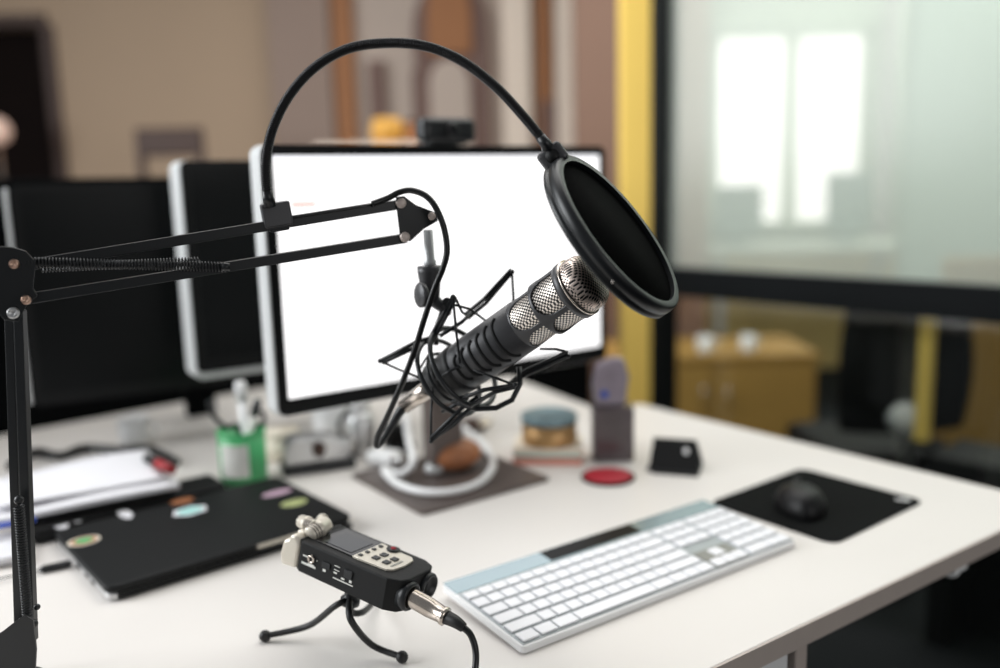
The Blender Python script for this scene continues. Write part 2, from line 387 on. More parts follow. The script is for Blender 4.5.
MB().box((0, .08, (zb_ - .06) / 2), (.55, .02, zb_ - .06), bev=.003).build('rear_panel', 'black_matte', bn)
d_ = ray(925, 380); tt = (G0 - gn * .15 - CAM).dot(gn) / d_.dot(gn); yb_ = CAM + d_ * tt; yb_.z = zb_
yp = thing('yellow_upright', 'slim yellow upright seen through the lower glass, standing on the black bench', 'post', yb_, rz=GR)
MB().box((0, 0, (zt_u + .06 - zb_) / 2), (.034, .03, zt_u + .06 - zb_), bev=.003).build('upright', 'yellow', yp); MB().box((0, 0, .006), (.09, .08, .012), bev=.002).build('foot', 'frame_dark', yp)

def office_chair(loc, rz, label, sc=1.0, group=None, arms=True):
    t = thing('office_chair', label, 'chair', loc, rz=rz, group=group); t.scale = (sc, sc, sc)
    n = 12; b = MB()                                  # padded curved back
    pts = []
    for i in range(n + 1):
        x = -.23 + .46 * i / n; pts.append(V((x, .22 - .06 * (1 - (x / .23) ** 2) * -1, 0)))
    for j in range(9):
        z = .62 + .46 * j / 8; k = 1 - .18 * (j / 8) ** 3 - .1 * (1 - j / 8) ** 3
        row = [b.bm.verts.new(V((p.x * k, p.y + .02 * sin(j / 8 * pi), z))) for p in pts]
        if j:
            for i in range(n): f = b.bm.faces.new((prev[i], prev[i + 1], row[i + 1], row[i])); f.smooth = True
        prev = row
    o = b.build('backrest', 'black_matte', t, recalc=False); sm = o.modifiers.new('thickness', 'SOLIDIFY'); sm.thickness = .05
    bb = o.modifiers.new('bevel', 'BEVEL'); bb.width = .02; bb.segments = 3; bb.limit_method = 'ANGLE'
    MB().box((0, 0, .48), (.48, .46, .09), bev=.035, seg=3).build('seat', 'black_matte', t)
    MB().tube([(0, .16, .43), (0, .3, .43), (0, .33, .55), (0, .3, .75)], .018).build('back_support', 'black', t)
    MB().lathe((.03, .335, .68), (0, 1, .3), [(0, .03), (.05, .025), (.06, 0), (0, 0)], 24).build('back_glint', 'silver_plastic', t)  # pale disc added on the back, a chrome glint put into its colour
    MB().lathe((-.05, .31, .95), (0, 1, .3), [(0, .02), (.03, .015), (.035, 0), (0, 0)], 24).build('back_glint_small', 'silver_plastic', t)  # smaller pale disc, added as a second glint higher up
    for s_ in ((-1, 1) if arms else ()):
        MB().tube([(s_ * .2, .05, .44), (s_ * .29, .05, .46), (s_ * .3, .05, .66), (s_ * .29, -.02, .68)], .014).build('arm_support', 'chrome', t)
        MB().box((s_ * .29, .03, .69), (.07, .26, .03), bev=.012).build('armrest', 'black', t)
    MB().lathe((0, 0, .1), (0, 0, 1), [(0, 0), (.03, 0), (.03, .18), (.02, .18), (.02, .33), (0, .33)], 20).build('gas_column', 'chrome', t)
    for k in range(5):
        a = 2 * pi * k / 5 + .3; e = V((cos(a), sin(a), 0))
        lg = MB().tube([e * .02 + V((0, 0, .13)), e * .3 + V((0, 0, .075))], [.024, .014], smooth=False).build('leg', 'chrome', t)
        MB().tube([e * .3 + V((-.022, 0, .028)), e * .3 + V((.022, 0, .028))], .028, 14, smooth=False).build('caster', 'black', lg)
    return t
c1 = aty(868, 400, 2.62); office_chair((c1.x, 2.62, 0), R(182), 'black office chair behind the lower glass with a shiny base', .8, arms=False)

# arched joinery at the far end of the room
def pan(x0, x1, y0, y1, y, mt, name, label, t=.05):
    q = pxbox(x0, x1, y0, y1, y); return q
AY = 4.85
q = pxbox(296, 578, -80, 420, AY); q = (q[0], q[1], .0, 3.2)
jo = thing('arched_wall_unit', 'pale panelled wall unit with brown arched niches and orange strips', 'wall unit', ((q[0] + q[1]) / 2, AY, 0), rz=None)
MB().box(((q[0] + q[1]) / 2, AY + .06, 1.6), (q[1] - q[0], .06, 3.2)).build('back_panel', 'panel_pale', jo)
def strip(x0, x1, y0, y1, mt, nm, t=.05):
    a = pxbox(x0, x1, y0, y1, AY - .02); a = (aty(x0, 70, AY - .02).x, aty(x1, 70, AY - .02).x, a[2], a[3]); z0 = max(a[2], .02); MB().box(((a[0] + a[1]) / 2, AY + .03 - t / 2, (z0 + a[3]) / 2), (a[1] - a[0], t, a[3] - z0), bev=.004).build(nm, mt, jo)
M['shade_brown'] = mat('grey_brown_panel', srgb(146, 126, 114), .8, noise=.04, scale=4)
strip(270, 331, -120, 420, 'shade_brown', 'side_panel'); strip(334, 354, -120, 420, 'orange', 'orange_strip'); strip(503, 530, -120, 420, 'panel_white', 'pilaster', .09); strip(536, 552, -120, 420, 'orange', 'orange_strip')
strip(556, 574, -120, 420, 'panel_white', 'pilaster', .07); strip(368, 384, 60, 420, 'arch_dark', 'slot'); strip(412, 430, 70, 420, 'arch_dark', 'slot'); strip(541, 556, 100, 160, 'arch_dark', 'slot', .07)
def arch(cx, cy, rx, ry, ybot, mt, nm, t, yo):
    pts = [aty(cx + rx * cos(a), cy - ry * sin(a), AY) for a in [pi * k / 16 for k in range(17)]]
    lo = aty(cx, ybot, AY).z
    pts = [V((pts[0].x, AY, lo))] + pts + [V((pts[-1].x, AY, lo))]
    pts = [V((p.x, AY + yo, p.z)) for p in pts]
    MB().prism(pts, (0, -t, 0)).build(nm, mt, jo)
arch(451, 30, 37, 55, 330, 'arch_dark', 'arched_niche', .05, .02); arch(449, 20, 22, 45, 55, 'orange', 'arched_inlay', .03, -.03)
arch(450, 85, 20, 25, 330, 'panel_pale', 'arched_inlay', .03, -.03)
# brown chair standing before the beige wall
q = pxbox(139, 203, 128, 178, 4.2); ch = thing('side_chair', 'brown chair standing alone before the beige wall', 'chair', ((q[0] + q[1]) / 2, 4.2, 0), rz=0)
w_ = q[1] - q[0]; zt = q[3]
MB().box((0, 0, zt - .06), (w_, .03, .13), bev=.012).build('top_rail', 'brown_wood', ch)
for sx in (-.3, 0, .3): MB().box((sx * w_, .005, .8), (w_ * .2, .02, .66), bev=.006).build('back_slat', 'brown_wood', ch)
MB().box((0, -.2, .47), (w_, .4, .04), bev=.012).build('seat', 'brown_wood', ch)
for sx in (-1, 1):
    MB().box((sx * (w_ / 2 - .02), 0, (zt - .06) / 2), (.035, .035, zt - .06), bev=.004).build('leg', 'brown_wood', ch)
    MB().box((sx * (w_ / 2 - .02), -.37, .225), (.035, .035, .45), bev=.004).build('leg', 'brown_wood', ch)
# globe lamp in the doorway
lp = aty(-4, 131, 4.6); gl = thing('globe_lamp', 'dim pinkish globe lamp at the left edge, by the dark doorway', 'lamp', (lp.x, 4.6, 0), rz=0)
MB().ball((0, 0, lp.z), .07).build('globe', 'lamp_glow', gl); MB().tube([(0, 0, .02), (0, 0, lp.z - .08)], .012, smooth=False).build('pole', 'nickel', gl)
MB().lathe((0, 0, 0), (0, 0, 1), [(0, 0), (.13, 0), (.13, .015), (.02, .03), (0, .03)], 24).build('base', 'nickel', gl)

# ================================================================== DESKS
def slab(pts, t, name, parent, mt='desk'):
    b = MB(); b.prism([V((p[0], p[1], DESK - t)) for p in pts], (0, 0, t)); return b.build(name, mt, parent, bevel=.0015)
A = at(710, 668); B_ = at(1000, 530); fd = (B_ - A); fd.z = 0; fd.normalize()
C_ = at(640, 404); D_ = at(1000, 490); rd = (C_ - D_); rd.z = 0; rd.normalize()
# corner of front and right edges
den = fd.x * rd.y - fd.y * rd.x; tt = ((D_.x - A.x) * rd.y - (D_.y - A.y) * rd.x) / den; K = A + fd * tt
FL = A - fd * 1.05; BR = C_.copy(); BL = BR - fd * 1.75; 
desk = thing('white_desk', 'white laminate desk with a grey edge, carrying the keyboard and microphone arm', 'desk', (K.x - .6, K.y, 0))
slab([FL, K, BR, BL], .024, 'desk_top', desk)
b = MB(); out = [FL, K, BR, BL]
for i in range(3):
    p, q2 = V(out[i]), V(out[i + 1]); p.z = q2.z = DESK - .0125; d = (q2 - p).normalized(); nrm = V((d.y, -d.x, 0))
    b.bar(p + nrm * .001, q2 + nrm * .001, .003, .0235, bev=0)
b.build('edge_band', 'desk_edge', desk)
ndir = V((-fd.y, fd.x, 0))
lf = at(778, 655); lf.z = 0
lp1 = at(776, 636) + ndir * .036; lp2 = at(807, 622) + ndir * .03
MB().box((lp2.x, lp2.y, (DESK - .024) / 2), (.020, .05, DESK - .024), rz3(KY), bev=.002).build('leg_rail', 'desk_edge', desk)
for (p, nm) in ((lp1, 0), (A + fd * .05 + ndir * .62, 0), (FL + fd * .1 + ndir * .1, 0), (FL + fd * .1 + ndir * .55, 0)):
    lg = MB().box((p.x, p.y, (DESK - .024) / 2), (.06, .06, DESK - .024), rz3(KY), bev=.003).build('leg', 'white', desk)
b = MB(); p = A + fd * .16 + ndir * .09; p2 = A + fd * .05 + ndir * .62
b.bar(V((p.x, p.y, DESK - .045)), V((p2.x, p2.y, DESK - .045)), .03, .04); b.build('cross_rail', 'desk_edge', desk)
hk = at(962, 549) + ndir * .014; b = MB(); hz = DESK - .024
b.box((hk.x, hk.y, hz - .003), (.03, .03, .006), rz3(KY), bev=.001).ball((hk.x, hk.y, hz - .010), .010, (1.2, 1.2, .8)).build('cable_clip', 'white', desk)

fdesk = thing('facing_desk', 'second white desk pushed up behind the first, under the dark screens', 'desk', (-.6, 1.9, 0))
e1 = at(600, 410); e2 = at(530, 384); l1 = at(30, 430); l2 = at(260, 388)
ed = (e2 - e1); ed.z = 0; ed.normalize(); ld = (l2 - l1); ld.z = 0; ld.normalize()
P0 = BR - fd * .03 + ndir * .004
den = ld.x * ed.y - ld.y * ed.x; tt = ((e1.x - l1.x) * ed.y - (e1.y - l1.y) * ed.x) / den; P1 = l1 + ld * tt
P2 = l1 - ld * .5; P3 = BL + ndir * .004
P0 = P3 + (P0 - P3)
tt = ((P3.x - e1.x) * fd.y - (P3.y - e1.y) * fd.x) / (ed.x * fd.y - ed.y * fd.x); P0 = e1 + ed * tt
slab([P3, P0, P1, P2], .024, 'desk_top', fdesk)
for p in (P0 + (P2 - P0) * .08, P1 + (P3 - P1) * .08, P3 + (P1 - P3) * .08):
    MB().box((p.x, p.y, (DESK - .024) / 2), (.05, .05, DESK - .024), rz3(KY), bev=.003).build('leg', 'white', fdesk)

q1_ = l1 - ld * .7 + V((-ld.y, ld.x, 0)) * .03; d0 = ray(588, 300); nn = V((-ld.y, ld.x, 0)); tt = (q1_ - CAM).dot(nn) / d0.dot(nn); q2_ = CAM + d0 * tt
zt0 = aty(60, 178, at(60, 425).y + .03).z; q1_.z = 0; q2_.z = 0
dv = thing('desk_divider', 'tall black fabric divider standing behind the facing desk', 'divider', (q1_ + q2_) / 2, rz=math.atan2(ld.y, ld.x)); L_ = (q2_ - q1_).length
M['felt'] = mat('black_felt', srgb(9, 11, 12), .9, noise=.2, scale=300, bump=.2, spec=.05)
MB().box((0, 0, .06 + (zt0 - .06) / 2), (L_, .03, zt0 - .06), bev=.006).build('panel', 'felt', dv)
for sx in (-1, 0, 1): MB().box((sx * (L_ / 2 - .1), 0, .03), (.06, .3, .06), bev=.006).build('foot', 'frame_dark', dv)

# ================================================================== MONITORS
def monitor(p_bl, yaw, w_, h_, depth, label, lit, bez=.014, chin=.025, silver_chin=False, parent_stand=True, name='monitor', tilt=0.0, stand=True, shell='silver_plastic', back=0.0):
    """p_bl: world position of the bottom left front corner"""
    c = V(p_bl) + V((cos(yaw), sin(yaw), 0)) * w_ / 2; zb = p_bl.z
    t = thing(name, label, 'monitor', (c.x, c.y, DESK), rz=yaw); z0 = zb - DESK
    sh = MB(); sh.prism([V((p.x, 0, z0 + p.y)) for p in rrect(-w_ / 2, w_ / 2, 0, h_, .014)], (0, depth, 0)); sh.build('shell', shell, t, bevel=.003)
    if shell != 'silver_plastic': MB().box((-w_ / 2 - .003, depth / 2, z0 + h_ / 2), (.008, depth - .004, h_ - .012), bev=.0035, seg=3).build('side_strip', 'silver_plastic', t)['label'] = 'silver side strip'
    bz = MB(); bz.prism([V((p.x, -.003, z0 + p.y)) for p in rrect(-w_ / 2 + .003, w_ / 2 - .003, .012 if silver_chin else .002, h_ - .0003, .012)], (0, .004, 0)); bz.build('bezel', 'bezel', t)
    cb_ = chin + (.01 if silver_chin else 0)
    sc_ = MB(); sc_.box((0, -.0035, z0 + (cb_ + h_ - bez) / 2), (w_ - 2 * bez - .006, .001, h_ - bez - cb_)); so = sc_.build('screen', M['screen_on'] if lit else 'screen_off', t)
    if lit: so['label'] = 'bright white screen'
    if stand:
        MB().box((0, depth + .03 + back, .5 * (z0 + .12)), (.06, .03, z0 + .12), bev=.004).build('stand_neck', 'plate' if not back else 'felt', t)
        MB().box((0, depth + .01 + back / 2, z0 + .1), (.10, .05 + back, .07), bev=.006).build('stand_hinge', 'plate', t)
    return t
def screen_mat():
    m = mat('lit_screen', (0.02, .02, .02, 1), .3); nt = m.node_tree; b = nt.nodes['Principled BSDF']
    tc = nt.nodes.new('ShaderNodeTexCoord'); sp = nt.nodes.new('ShaderNodeSeparateXYZ'); nt.links.new(tc.outputs['Object'], sp.inputs[0])
    def mm(op, a, bb=None):
        n = nt.nodes.new('ShaderNodeMath'); n.operation = op
        for i, x in enumerate((a, bb)):
            if x is None: continue
            if isinstance(x, (int, float)): n.inputs[i].default_value = x
            else: nt.links.new(x, n.inputs[i])
        return n.outputs[0]
    def blk(x0, x1, z0, z1):
        a = mm('MULTIPLY', mm('GREATER_THAN', sp.outputs[0], x0), mm('LESS_THAN', sp.outputs[0], x1)); c = mm('MULTIPLY', mm('GREATER_THAN', sp.outputs[2], z0), mm('LESS_THAN', sp.outputs[2], z1)); return mm('MULTIPLY', a, c)
    mx = nt.nodes.new('ShaderNodeMix'); mx.data_type = 'RGBA'; mx.inputs[6].default_value = (1, .99, .99, 1); mx.inputs[7].default_value = (.9, .5, .45, 1)
    nt.links.new(blk(-.262, -.228, .256, .262), mx.inputs[0])
    m2 = nt.nodes.new('ShaderNodeMix'); m2.data_type = 'RGBA'; nt.links.new(mx.outputs[2], m2.inputs[6]); m2.inputs[7].default_value = (.55, .55, .75, 1)
    nt.links.new(blk(-.055, -.047, .277, .286), m2.inputs[0])
    m3 = nt.nodes.new('ShaderNodeMix'); m3.data_type = 'RGBA'; nt.links.new(m2.outputs[2], m3.inputs[6]); m3.inputs[7].default_value = (.86, .86, .9, 1)
    nt.links.new(blk(-.3, .3, .318, .335), m3.inputs[0])
    nt.links.new(m3.outputs[2], b.inputs['Emission Color']); b.inputs['Emission Strength'].default_value = 1.25
    return m
M['screen_on'] = screen_mat()
bl = aty(277, 419, 1.15)
mon = monitor(bl, R(36), .602, .362, .034, 'large monitor with a bright white screen and silver sides, behind the microphone', True)
# its flat grey foot
t1, t2, t3 = at(425, 517), at(350, 478), at(550, 480); cc = (t2 + t3) / 2; yw = math.atan2((t3 - t1).y, (t3 - t1).x)
ft = MB(); cl = mon.matrix_world; bpy.context.view_layer.update()
inv = mon.matrix_world.inverted(); lc = inv @ V((cc.x, cc.y, DESK))
pp = rrect(-.118, .118, -.113, .113, .006)
ft.prism([V((p.x, p.y, 0)) + V((lc.x, lc.y, .0)) for p in pp], (0, 0, .006)); ft.build('stand_foot', 'plate', mon)
bl2 = aty(196, 381, 1.44); monitor(bl2, R(33), .60, .362, .06, 'dark switched off monitor with a silver edge, left of the bright one', False, silver_chin=True)
bl3 = aty(33, 408, 1.5); monitor(bl3, R(28), .62, .385, .05, 'dark monitor at the far left behind the microphone arm', False, shell='felt', back=.12)

# webcam on top of the bright monitor
wp = aty(447, 148, 1.15); 
tl = (1.15 + 0); yawm = R(36)
def on_mon(px, dz):
    # point of the monitor's top edge under image column px
    d = ray(px, 146); o = CAM; n = V((sin(yawm), -cos(yawm), 0)); s_ = (V(bl) - o).dot(n) / d.dot(n); p = o + d * s_; p.z = bl.z + .362 + dz; return p
p = on_mon(448, 0)
wc = thing('webcam', 'black webcam clipped on the top edge of the bright monitor', 'webcam', (p.x, p.y, p.z + .001), rz=yawm); wc.scale = (1.2, 1, 1.1)
MB().box((0, .005, .019), (.078, .03, .032), bev=.009, seg=3).build('camera_body', 'black', wc)
MB().lathe((0, -.012, .019), (0, -1, 0), [(0, 0), (.0095, 0), (.0095, .004), (.007, .005), (0, .003)], 20).build('lens', 'black_gloss', wc)
MB().box((0, .018, .002), (.05, .045, .004), bev=.001).build('clip', 'black', wc); MB().box((0, .043, -.016), (.04, .004, .034), bev=.001).build('clip_foot', 'black', wc)
# shelf board behind with yellow mug and orange box
sh_y = 3.3; q = pxbox(360, 425, 143, 160, sh_y); zs = q[3]
cab = thing('cupboard', 'pale tall cupboard behind the bright monitor, under the yellow pot', 'cupboard', ((q[0] + q[1]) / 2, sh_y + .1, 0), rz=0)
MB().box((0, 0, (zs - .03) / 2), (.5, .34, zs - .03), bev=.004).build('carcass', 'panel_pale', cab); MB().box((0, 0, zs - .015), (.54, .38, .03), bev=.004).build('cupboard_top', 'panel_white', cab)
pm = aty(388, 143, sh_y); M['mustard'] = mat('mustard_glaze', srgb(206, 152, 58), .5)
yp_ = thing('yellow_pot', 'round yellow pot on the cupboard behind the bright monitor', 'pot', (pm.x, sh_y, zs), rz=0)
MB().lathe((0, 0, 0), (0, 0, 1), [(0, 0), (.04, 0), (.058, .02), (.062, .055), (.05, .088), (.046, .088), (.055, .05), (0, .01)], 32).build('pot_body', 'mustard', yp_); MB().lathe((0, 0, .086), (0, 0, 1), [(0, .004), (.05, .004), (.05, 0), (0, 0)], 32).build('lid', 'mustard', yp_)
pm = aty(412, 143, sh_y); jb = thing('orange_jar', 'small orange jar standing right of the yellow pot', 'jar', (pm.x, sh_y + .02, zs), rz=0)
MB().lathe((0, 0, 0), (0, 0, 1), [(0, 0), (.03, 0), (.032, .01), (.032, .065), (.024, .072), (0, .072)], 24).build('jar_body', 'orange', jb); MB().lathe((0, 0, .072), (0, 0, 1), [(0, 0), (.026, 0), (.026, .012), (0, .012)], 24).build('lid', 'brown_wood', jb)

# ================================================================== KEYBOARD
KW, KD = .4336, .157; kx, ky_ = .01437, .81515
kb = thing('keyboard', 'slim white keyboard with number pad and solar strip', 'keyboard', (kx, ky_, DESK), rz=KY)
def wedge(x0, x1, y0, y1, z0f, z0b, z1f, z1b, r=.006):
    return [(p.x, p.y) for p in rrect(x0, x1, y0, y1, r)]
def ztop(y): return .0095 + (.0185 - .0095) * y / KD
b = MB(); o_ = wedge(0, KW, 0, KD, 0, 0, 0, 0)
lo = [b.bm.verts.new(V((x, y, max(.0005, ztop(y) - .0095)))) for x, y in o_]; hi = [b.bm.verts.new(V((x, y, ztop(y) - .001))) for x, y in o_]
b.bm.faces.new(lo); b.bm.faces.new(hi)
for i in range(len(o_)): b.bm.faces.new((lo[i], lo[(i + 1) % len(o_)], hi[(i + 1) % len(o_)], hi[i]))
b.build('case', 'white', kb, bevel=.001)
tl_ = math.atan2(.009, KD); TM = Matrix.Rotation(tl_, 3, 'X')
M['kb_well'] = mat('keyboard_well', srgb(176, 182, 184), .35, metal=.4, noise=.03)
MB().box((KW / 2, .064, ztop(.064) - .0008), (KW - .006, .122, .001), TM).build('key_well', 'kb_well', kb)
M['solar_frame'] = mat('solar_strip_glass', srgb(168, 186, 192), .16, metal=.55, noise=.03)
MB().box((KW / 2, .1415, ztop(.1415) - .0004), (KW - .004, .029, .0016), TM, bev=.0004).build('solar_strip', 'solar_frame', kb)['label'] = 'glossy grey strip'
M['cell'] = mat('solar_cell_black', srgb(9, 9, 11), .35, noise=.1, spec=.15)
sp_ = MB().box((KW * .49, .1415, ztop(.1415) + .0006), (KW * .34, .0255, .0006), TM, bev=.0002).build('solar_cell', 'cell', kb); sp_['label'] = 'black solar cell'
M['kb_grey'] = mat('keyboard_grey', srgb(140, 140, 134), .45, metal=.3)
U = .0190; UY = .0203
rows = []
y0 = .0045
def row(y, ws, x=.004, h=.0172):
    for w_ in ws:
        if w_ > 0: rows.append((x, y, w_ * U, h))
        x += abs(w_) * U
    return x
xm = .004; xn = xm + 15 * U + .004; xp = xn + 3 * U + .004
row(y0, [1.25, 1.25, 1.5, 6.0, 1.5, 1.25, 1, 1.25], xm); row(y0 + UY, [2.25] + [1] * 10 + [2.75], xm); row(y0 + 2 * UY, [1.75] + [1] * 11 + [2.25], xm)
row(y0 + 3 * UY, [1.5] + [1] * 12 + [1.5], xm); row(y0 + 4 * UY, [1] * 13 + [2], xm); row(y0 + 5 * UY, [1] * 15, xm, .0145)
row(y0, [1, 1, 1], xn); row(y0 + UY, [-1, 1, -1], xn)
for k in (3, 4): row(y0 + k * UY, [1, 1, 1], xn)
row(y0 + 5 * UY, [1, 1, 1], xn, .0145)
row(y0, [2, 1, 1], xp)
for k in (1, 2, 3, 4): row(y0 + k * UY, [1, 1, 1, 1], xp)
row(y0 + 5 * UY, [1, 1, 1, 1], xp, .0145)
b = MB(); gx0, gx1 = xn, xn + 3 * U
b.box(((gx0 + gx1) / 2 - .001, y0 + 1.0 * UY, ztop(y0 + 1.5 * U) + .0002), (3 * U, 2 * UY, .0008), TM); b.build('grey_inset', 'kb_grey', kb)
def key_bm(x, y, w_, h_, mb):
    g = .0013; c = V((x + w_ / 2, y + h_ / 2, 0)); c.z = ztop(c.y) + .0012
    mb.box(c, (w_ - g * 2, h_ - g, .0026), TM, bev=.0009, seg=2); return mb
rows.sort(key=lambda k: ((Matrix.Rotation(KY, 3, 'Z') @ V((k[0], k[1], 0))) + V((kx, ky_, 0))).length)
for k in rows[:98]: key_bm(*k, MB()).build('key', 'key', kb)
if len(rows) > 98:
    b = MB()
    for k in rows[98:]: key_bm(*k, b)
    b.build('key', 'key', kb)['kind'] = 'stuff'
for sx in (.05, KW - .05): MB().box((sx, KD - .012, .0055), (.03, .012, .010), bev=.002).build('rear_foot', 'silver_plastic', kb)

# ================================================================== MOUSE PAD + MOUSE
pl, pb, pr_, pt = at(716, 502), at(828, 548), at(928, 500), at(797, 470)
c = (pl + pb + pr_ + pt) / 4; yw = math.atan2((pr_ - pb).y, (pr_ - pb).x)
M3 = rz3(yw); hw = ((pr_ - pb).length + (pt - pl).length) / 4; hd = ((pl - pb).length + (pt - pr_).length) / 4
pd = thing('mouse_pad', 'black cloth mouse pad with rounded corners, right of the keyboard', 'mouse pad', (c.x, c.y, DESK), rz=yw)
MB().prism(rrect(-hw, hw, -hd, hd, .018, 8), (0, 0, .002)).build('pad', 'pad', pd, bevel=.0006)
b = MB(); 
for dx in (0, .009): b.prism([p_ + V((hw - .022 + dx, hd * -1 + .09, .0021)) for p_ in rrect(0, .0065, 0, .014, .002)], (0, 0, .0002))
bpy.context.view_layer.update(); lg = pd.matrix_world.inverted() @ at(906, 500, .002)
b = MB(); b.lathe((lg.x, lg.y, .0021), (0, 0, 1), [(0, .0002), (.006, .0002), (.006, 0)], 16).box((lg.x - .005, lg.y + .006, .0022), (.006, .012, .0002), rz3(.4)).build('white_mark', 'white', pd)
mc = at(800, 508, .002); ms = thing('computer_mouse', 'black wireless mouse lying on the mouse pad', 'mouse', (mc.x, mc.y, DESK + .0022), rz=KY + R(50))
b = MB(); n = 28; prof = [(0.0, .98), (.004, 1.0), (.012, .98), (.02, .9), (.027, .76), (.032, .55), (.0345, .3), (.0355, 0)]
rings = []
for z, k in prof:
    rg = []
    for i in range(n):
        a = 2 * pi * i / n; x = .052 * k * cos(a); y = .031 * k * sin(a) * (1 - .12 * cos(2 * a)); zz = z * (1 - .18 * max(0, x / .052) ** 2) - .004 * (x / .052) * (z / .0355)
        rg.append(b.bm.verts.new(V((x, y, max(0, zz)))) )
    rings.append(rg)
for i in range(len(rings) - 1):
    for k in range(n):
        f = b.bm.faces.new((rings[i][k], rings[i][(k + 1) % n], rings[i + 1][(k + 1) % n], rings[i + 1][k])); f.smooth = True
b.bm.faces.new(list(reversed(rings[0])))
bmesh.ops.remove_doubles(b.bm, verts=b.bm.verts[:], dist=1e-5)
M['mouse'] = mat('mouse_plastic', srgb(8, 8, 10), .45, noise=.05, spec=.3)
b.build('mouse_body', 'mouse', ms)
MB().tube([(.018, -.0035, .0325), (.018, .0035, .0325)], .006, 14, smooth=False).build('scroll_wheel', 'rubber', ms)
MB().tube([(.022, 0, .034), (.038, 0, .026), (.047, 0, .016)], .0006).build('button_seam', 'black_gloss', ms)

# ================================================================== LAPTOP
LF, LB, LR = at(109, 604, .0), at(58, 541, .0), at(372, 533, .0)
ly = R(40); LW = .325; LD = .235
lt = thing('laptop', 'closed black laptop with stickers lying at the left of the desk', 'laptop', (LF.x, LF.y, DESK), rz=ly)
MB().prism(rrect(0, LW, 0, LD, .014, 6, .001), (0, 0, .009)).build('base', 'silver', lt, bevel=.002)
MB().box((LW / 2 + .004, -.0006, .006), (LW - .012, .001, .008)).build('front_edge', 'laptop', lt)
MB().prism(rrect(-.001, LW + .001, -.001, LD + .001, .015, 6, .0105), (0, 0, .0095)).build('lid', 'laptop', lt, bevel=.003)
for k, x in enumerate((.06, .085, .12)): MB().box((-.0005, x, .006), (.001, .012, .004)).build('side_port', 'black', lt)
MB().box((LW * .68, -.0012, .0155), (.075, .001, .005), bev=.0004).build('front_tab', 'mic_silver', lt)
for sx in (.03, LW - .03):
    for sy in (.03, LD - .03): MB().lathe((sx, sy, 0), (0, 0, 1), [(0, 0), (.006, 0), (.006, .0012), (0, .0012)], 12).build('rubber_foot', 'rubber', lt)
bpy.context.view_layer.update(); LI = lt.matrix_world.inverted(); LT = .0201
def sticker(px, py, rx, ry, n, mts, lab, rot=0):
    c = LI @ at(px, py, .02); par = None
    for i, (k, mt) in enumerate(mts):
        pts = [V((c.x + rx * k * cos(2 * pi * j / n + rot), c.y + ry * k * sin(2 * pi * j / n + rot), LT + .0003 * i)) for j in range(n)]
        o = MB().prism(pts, (0, 0, .0003)).build('sticker' if i == 0 else 'sticker_print', mt, par or lt)
        if par is None: par = o; o['label'] = lab
sticker(84, 541, .02, .016, 24, ((1, 'cream'), (.8, 'brown'), (.55, 'green')), 'round cream and green sticker', .3)
sticker(60, 524, .010, .022, 20, ((1, 'paper'),), 'white oval sticker', 0)
sticker(75, 519, .007, .018, 20, ((1, 'paper'),), 'slim white oval sticker', 0)
sticker(125, 514, .008, .022, 20, ((1, 'paper'),), 'long white sticker', 0)
sticker(190, 511, .026, .019, 6, ((1, 'paper'), (.75, 'teal')), 'pale six sided sticker', .2)
sticker(182, 501, .018, .012, 8, ((1, 'brown'),), 'brown sticker', .2)
M['pink'] = mat('pink_print', srgb(190, 160, 178), .6, noise=.1)
M['multi'] = mat('yellow_teal_print', srgb(168, 176, 120), .6, noise=.5, scale=50)
sticker(277, 493, .024, .010, 12, ((1, 'pink'),), 'pink sticker')
sticker(294, 503, .020, .013, 16, ((1, 'multi'),), 'colourful oval sticker')
# thin black sleeve behind the laptop
s0, s1 = at(38, 545), at(205, 505)
yw = math.atan2((s1 - s0).y, (s1 - s0).x); sl = (s1 - s0).length
off = V((-sin(ly), cos(ly), 0)) * (LD + .012); s0 = LF + off - V((cos(ly), sin(ly), 0)) * .02
sv = thing('black_sleeve', 'flat black case tucked behind the laptop, under the papers', 'case', (s0.x, s0.y, DESK), rz=ly)
MB().prism(rrect(0, .27, 0, .07, .008, 5, 0), (0, 0, .022)).build('case_body', 'black_matte', sv, bevel=.003)
MB().tube([(.01, -.0006, .011), (.26, -.0006, .011)], .001, 6, smooth=False).build('zip', 'black', sv)

# papers in a loose stack
def sheet(c, w_, d_, rz, z, label, curl=.004, t=.0012, mt='paper', nm='paper_sheet', group=None):
    b = MB(); n = 14; rows_ = []
    for j in range(2):
        g = []
        for i in range(n + 1):
            for k in range(n + 1):
                x = -w_ / 2 + w_ * i / n; y = -d_ / 2 + d_ * k / n; zz = curl * (sin(x * 19 + rz) * sin(y * 14 + 1) + .99) + (t if j else 0)
                g.append(b.bm.verts.new(rz3(rz) @ V((x, y, zz)) + V((c.x, c.y, z))))
        rows_.append(g)
    ix = lambda i, k: i * (n + 1) + k
    for j in range(2):
        for i in range(n):
            for k in range(n):
                f = b.bm.faces.new([rows_[j][q_] for q_ in (ix(i, k), ix(i + 1, k), ix(i + 1, k + 1), ix(i, k + 1))]); f.smooth = True
    edge = [ix(i, 0) for i in range(n + 1)] + [ix(n, k) for k in range(1, n + 1)] + [ix(i, n) for i in range(n - 1, -1, -1)] + [ix(0, k) for k in range(n - 1, 0, -1)]
    for a, c2 in zip(edge, edge[1:] + edge[:1]): b.bm.faces.new((rows_[0][a], rows_[0][c2], rows_[1][c2], rows_[1][a]))
    return tag(b.build(nm, mt), label, 'paper', group)
